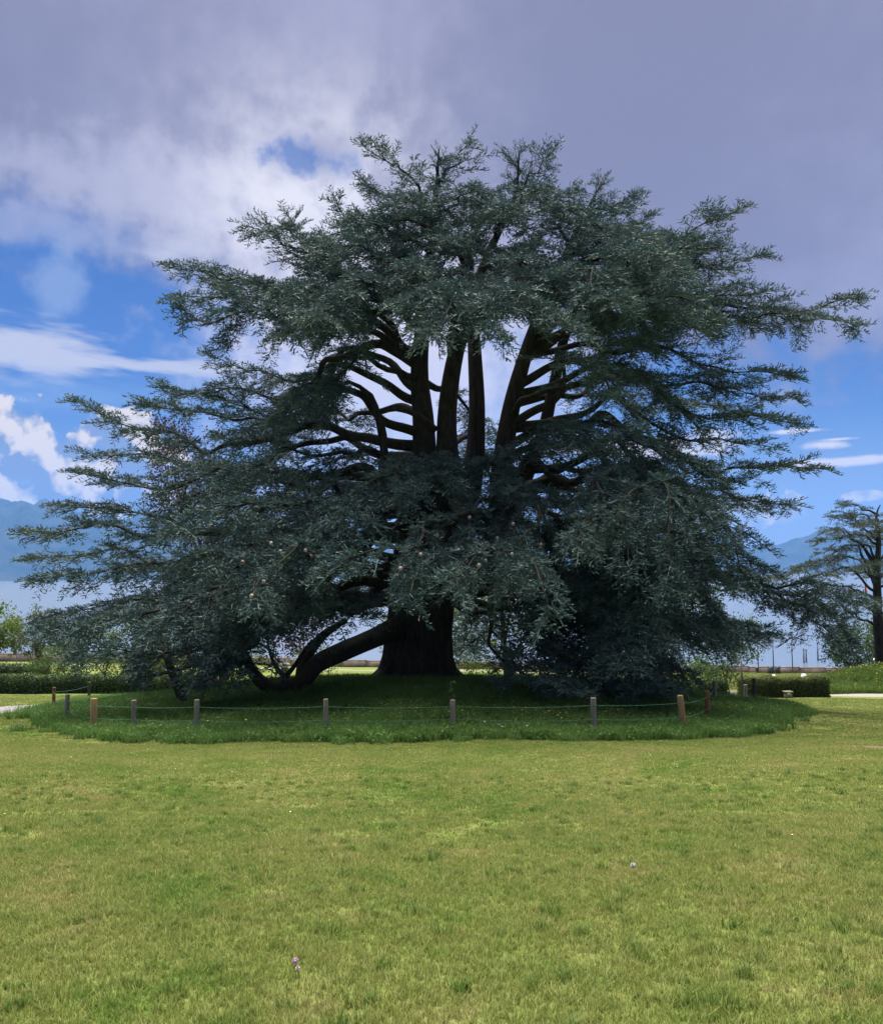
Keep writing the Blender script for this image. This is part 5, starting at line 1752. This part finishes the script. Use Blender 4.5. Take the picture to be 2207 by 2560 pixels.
M['grass'] = grass_material('lawn_blades')
M['tuft'] = grass_material('tuft_blades', False, (0.055, 0.125, 0.018), (0.095, 0.165, 0.028), (0.20, 0.22, 0.07), 0.35)
M['long_grass'] = grass_material('long_grass_blades', False, (0.050, 0.120, 0.024), (0.085, 0.178, 0.036), (0.200, 0.245, 0.085), 0.45)
M['meadow'] = grass_material('meadow_blades', False, (0.05, 0.10, 0.018), (0.085, 0.15, 0.025), (0.17, 0.20, 0.05), 0.4)


def lawn_points(d0, d1, step, margin, seed, fade_in=0, fade_out=0):
    rg = np.random.default_rng(seed)
    out = []
    d = d0
    while d < d1:
        half = d * 0.53 + margin
        n = max(1, int(2 * half / step))
        xs = (np.arange(n) + rg.uniform(0, 1, n)) / n * 2 * half - half
        ys = d + rg.uniform(0, step, n)
        out.append(np.stack([xs, ys], 1))
        d += step
    p = np.concatenate(out)
    keep = ~in_ring(p[:, 0], p[:, 1])
    for (sx, sy, r) in SOIL_SPOTS:
        keep &= (p[:, 0] - sx) ** 2 + (p[:, 1] - sy) ** 2 > (r * 0.75 + 0.08) ** 2
    if fade_in: keep &= rg.uniform(0, 1, len(p)) < np.clip((p[:, 1] - d0) / fade_in, 0.05, 1)
    if fade_out: keep &= rg.uniform(0, 1, len(p)) < np.clip((d1 - p[:, 1]) / fade_out, 0.05, 1)
    return p[keep]


near = [blade_patch('near_turf', 300 + k, 420, 0.26, 0.022, 0.060, 0.0024, 1.0) for k in range(6)]
scatter('lawn_grass', lawn_points(2.6, 14.0, 0.20, 0.8, 1, 0, 7.0), near, M['grass'], 0.8, 1.25, 'short mown lawn grass in the foreground', 'grass', 2)
midp = [blade_patch('mid_turf', 320 + k, 420, 0.5, 0.025, 0.055, 0.0048, 1.0) for k in range(5)]
scatter('lawn_grass', lawn_points(6.0, 31.0, 0.40, 1.5, 3, 7.0, 6.0), midp, M['grass'], 0.8, 1.2, 'mown lawn grass reaching up to the long-grass ring', 'grass', 4)
tuft = [blade_patch('turf_tuft', 310 + k, 70, 0.07, 0.045, 0.085, 0.0026, 0.9) for k in range(4)]
tq = lawn_points(2.6, 16.0, 0.30, 0.8, 21)
tq = tq[np.random.default_rng(5).uniform(0, 1, len(tq)) < 0.42]
scatter('lawn_tufts', tq, tuft, M['tuft'], 0.7, 1.35, 'coarser green tufts standing proud of the mown lawn', 'grass', 22)
farp = [blade_patch('far_turf', 340 + k, 300, 1.0, 0.03, 0.06, 0.012, 1.0) for k in range(4)]
pf = lawn_points(22.0, 60.0, 0.85, 2.0, 5, 7.0)
_px, _py = np.array([q_[0] for q_ in PATH]), np.array([q_[1] for q_ in PATH])
pf = pf[~((pf[:, 0] < _px[-1]) & (np.abs(pf[:, 1] - np.interp(pf[:, 0], _px, _py)) < 3.4)) & (pf[:, 1] < 58.0)]
scatter('lawn_grass', pf, farp, M['grass'], 0.8, 1.2, 'mown lawn grass on either side of the ring', 'grass', 6)

# long grass in the ring, thicker where it shows
rg = np.random.default_rng(9)
rp = np.stack([rg.uniform(-22, 19, 9000), rg.uniform(25, 61, 9000)], 1)
rp = rp[in_ring(rp[:, 0], rp[:, 1])]
rp = rp[(rp[:, 1] < 44) | (rg.uniform(0, 1, len(rp)) < 0.4)]
tall = [blade_patch('tall_grass', 360 + k, 150, 0.42, 0.14, 0.42, 0.0085, 0.7, broad=(60 if k % 2 else 14)) for k in range(6)]
scatter('long_grass', rp, tall, M['long_grass'], 0.7, 1.25, 'long dark green grass and weeds under the cedar', 'grass', 8)
# shaggier rim
rim = RING_C + rg.normal(size=RING_C.shape) * 0.25
rim = np.concatenate([rim + rg.normal(size=rim.shape) * q for q in (0.12, 0.2, 0.28, 0.36, 0.42)])
scatter('long_grass', rim, tall, M['long_grass'], 0.35, 1.15, 'shaggy fringe of long grass along the rope fence', 'grass', 12)
# meadow bank, right
bp = np.stack([rg.uniform(25.5, 52, 2600), rg.uniform(61, 78, 2600)], 1)
bp = bp[(bp[:, 1] > 62.6 + 0.02 * bp[:, 0])]
mead = [blade_patch('meadow_grass', 380 + k, 130, 0.5, 0.25, 0.6, 0.014, 0.6, broad=30) for k in range(4)]
scatter('meadow_grass', bp, mead, M['meadow'], 0.8, 1.3, 'tall wildflower meadow grass on the bank beside the beech hedge', 'grass', 14)
tp = np.stack([rg.uniform(18, 45, 1500), rg.uniform(71, 104, 1500)], 1)
scatter('terrace_grass', tp, farp, M['meadow'], 1.5, 3.0, 'rough grass on the terrace above the lake', 'grass', 15)


# ------------------------------------------------------------------ flowers
def flower_heads(name, pts, r, mat, label, cat, hz, petals=6):
    V, T = [], []
    for (x, y) in pts:
        z = Hf(x, y) + random.uniform(*hz)
        k = len(V)
        tx, ty = random.uniform(-.4, .4), random.uniform(-.6, .1)
        V.append((x, y, z + r * 0.15))
        for i in range(petals * 2):
            a = i / (petals * 2) * 6.283
            rr = r if i % 2 else r * 0.55
            V.append((x + math.cos(a) * rr, y + math.sin(a) * rr, z + math.cos(a) * rr * tx + math.sin(a) * rr * ty))
        for i in range(petals * 2):
            T.append((k, k + 1 + i, k + 1 + (i + 1) % (petals * 2)))
        # stalk
        k = len(V)
        g = Hf(x, y)
        w = 0.0015
        V += [(x - w, y, g), (x + w, y, g), (x + w, y, z), (x - w, y, z)]
        T += [(k, k + 1, k + 2), (k, k + 2, k + 3)]
    me = np_mesh(name, V, None, T)
    me.materials.append(mat)
    me.materials.append(M['rope'])
    per = petals * 2 + 2
    mi = np.tile(np.array([0] * (petals * 2) + [1, 1], dtype=np.int32), len(pts))
    me.polygons.foreach_set('material_index', mi)
    o = link(name, me, None)
    return tag(o, label, cat, None, 'stuff')


def cluster(px, py, n, spread):
    p = hit(px, py)
    return [(p.x + random.gauss(0, spread), p.y + random.gauss(0, spread)) for _ in range(n)]


yel = cluster(1355, 1808, 12, .45) + cluster(1395, 1820, 10, .35) + cluster(1530, 1808, 12, .5) + cluster(1030, 1808, 7, .4) + cluster(1760, 1812, 5, .4) + cluster(1820, 1795, 8, .5) + cluster(560, 1830, 4, .6) + cluster(1250, 1815, 4, 1.0)
flower_heads('yellow_flowers', yel, 0.044, M['yellow'], 'yellow buttercups scattered in the long grass', 'flowers', (0.34, 0.52))
bank = [(random.uniform(27, 50), random.uniform(63.5, 76)) for _ in range(240)] + [(random.gauss(33, 1.2), random.gauss(70, 1.2)) for _ in range(90)] + [(random.gauss(37.5, .9), random.gauss(64.5, .5)) for _ in range(60)]
flower_heads('yellow_flowers', bank, 0.07, M['yellow'], 'yellow wildflowers on the meadow bank', 'flowers', (0.35, 0.65))
whi = cluster(395, 1838, 5, .25) + cluster(450, 1842, 6, .25) + cluster(162, 1803, 5, .25) + cluster(1290, 1850, 5, .4) + cluster(1240, 1845, 3, .3) + cluster(250, 1815, 3, .3)
flower_heads('white_flowers', whi, 0.03, M['white_petal'], 'small white flowers along the edge of the long grass', 'flowers', (0.28, 0.42))
dai = []
while len(dai) < 170:
    x, y = random.uniform(-14, 14), random.uniform(8, 27)
    if abs(x) < y * 0.52 and not in_ring(np.array([x]), np.array([y]))[0] and random.random() < (0.25 + 0.75 * (y > 17)):
        dai.append((x, y))
flower_heads('daisies', dai, 0.013, M['white_petal'], 'tiny white daisies dotted over the lawn', 'flowers', (0.04, 0.06))
dy = [(x + random.uniform(-.5, .5), y) for x, y in random.sample(dai, 26)]
flower_heads('lawn_buttercups', dy, 0.012, M['yellow'], 'tiny yellow flowers dotted over the lawn', 'flowers', (0.04, 0.06))


def puff(px, py, r, h, mat, name, label, n=160):
    g = hit(px, py + 14)
    root = empty(name, g, label, 'flower')
    c = np.array(g) + [0, 0, h]
    mb = MB(); mb.tube([np.array(g) - [0, 0, .02], np.array(g) + [.004, 0, h * .5], c], [.0022, .002, .0018], 6); mb.build('stalk', M['rope'], root)
    rg = np.random.default_rng(int(px))
    V, T = [], []
    for i in range(n):
        d = norm(rg.normal(size=3))
        a = norm(np.cross(d, rg.normal(size=3)))
        k = len(V)
        tip = c + d * r
        V += [c + a * .0008, c - a * .0008, tip + a * r * .22, tip - a * r * .22]
        T += [(k, k + 1, k + 2), (k + 1, k + 3, k + 2)]
    link('head', np_mesh('head', V, None, T), mat, root)


puff(1583, 2178, 0.022, 0.09, M['white_petal'], 'dandelion_clock', 'single white dandelion clock standing in the lawn')
puff(738, 2422, 0.017, 0.07, M['pink_petal'], 'clover_flower', 'pink clover flower head in the foreground lawn', 120)
puff(744, 2432, 0.013, 0.05, M['pink_petal'], 'clover_flower', 'smaller pink clover flower beside the larger one', 90)
# tall weed behind the short pale post
g = gpt(1126, 27.9)
wd = empty('tall_weed', Vector(g), 'tall thin weed with small leaves behind the short pale post', 'plant')
mb = MB(); q = catmull([g, g + [.03, 0, .7], g + [-.02, 0, 1.45]], .2); mb.tube(q, np.linspace(.012, .004, len(q)), 5); mb.build('stem', M['rope'], wd)
pts = np.array([g + [0, 0, random.uniform(.3, 1.5)] + np.array([random.gauss(0, .07), random.gauss(0, .07), 0]) for _ in range(70)])
link('leaves', leaves_mesh('leaves', pts, np.tile(UP, (70, 1)), 0.045, seed=77), M['mid_leaf'], wd)['kind'] = 'stuff'

# ------------------------------------------------------------------ air
m, t, o = new_mat('haze_air')
pv = t.nodes.new('ShaderNodeVolumePrincipled')
pv.inputs['Color'].default_value = (0.16, 0.42, 1.0, 1)
pv.inputs['Density'].default_value = 5.5e-5
pv.inputs['Anisotropy'].default_value = 0.0
t.links.new(pv.outputs[0], o.inputs['Volume'])
mb = MB()
mb.box((0, 8000, 640), (33000, 17200, 1326))
hz = mb.build('haze', m)
hz['kind'] = 'stuff'
tag(hz, 'blue air between the park and the far mountains', 'haze')
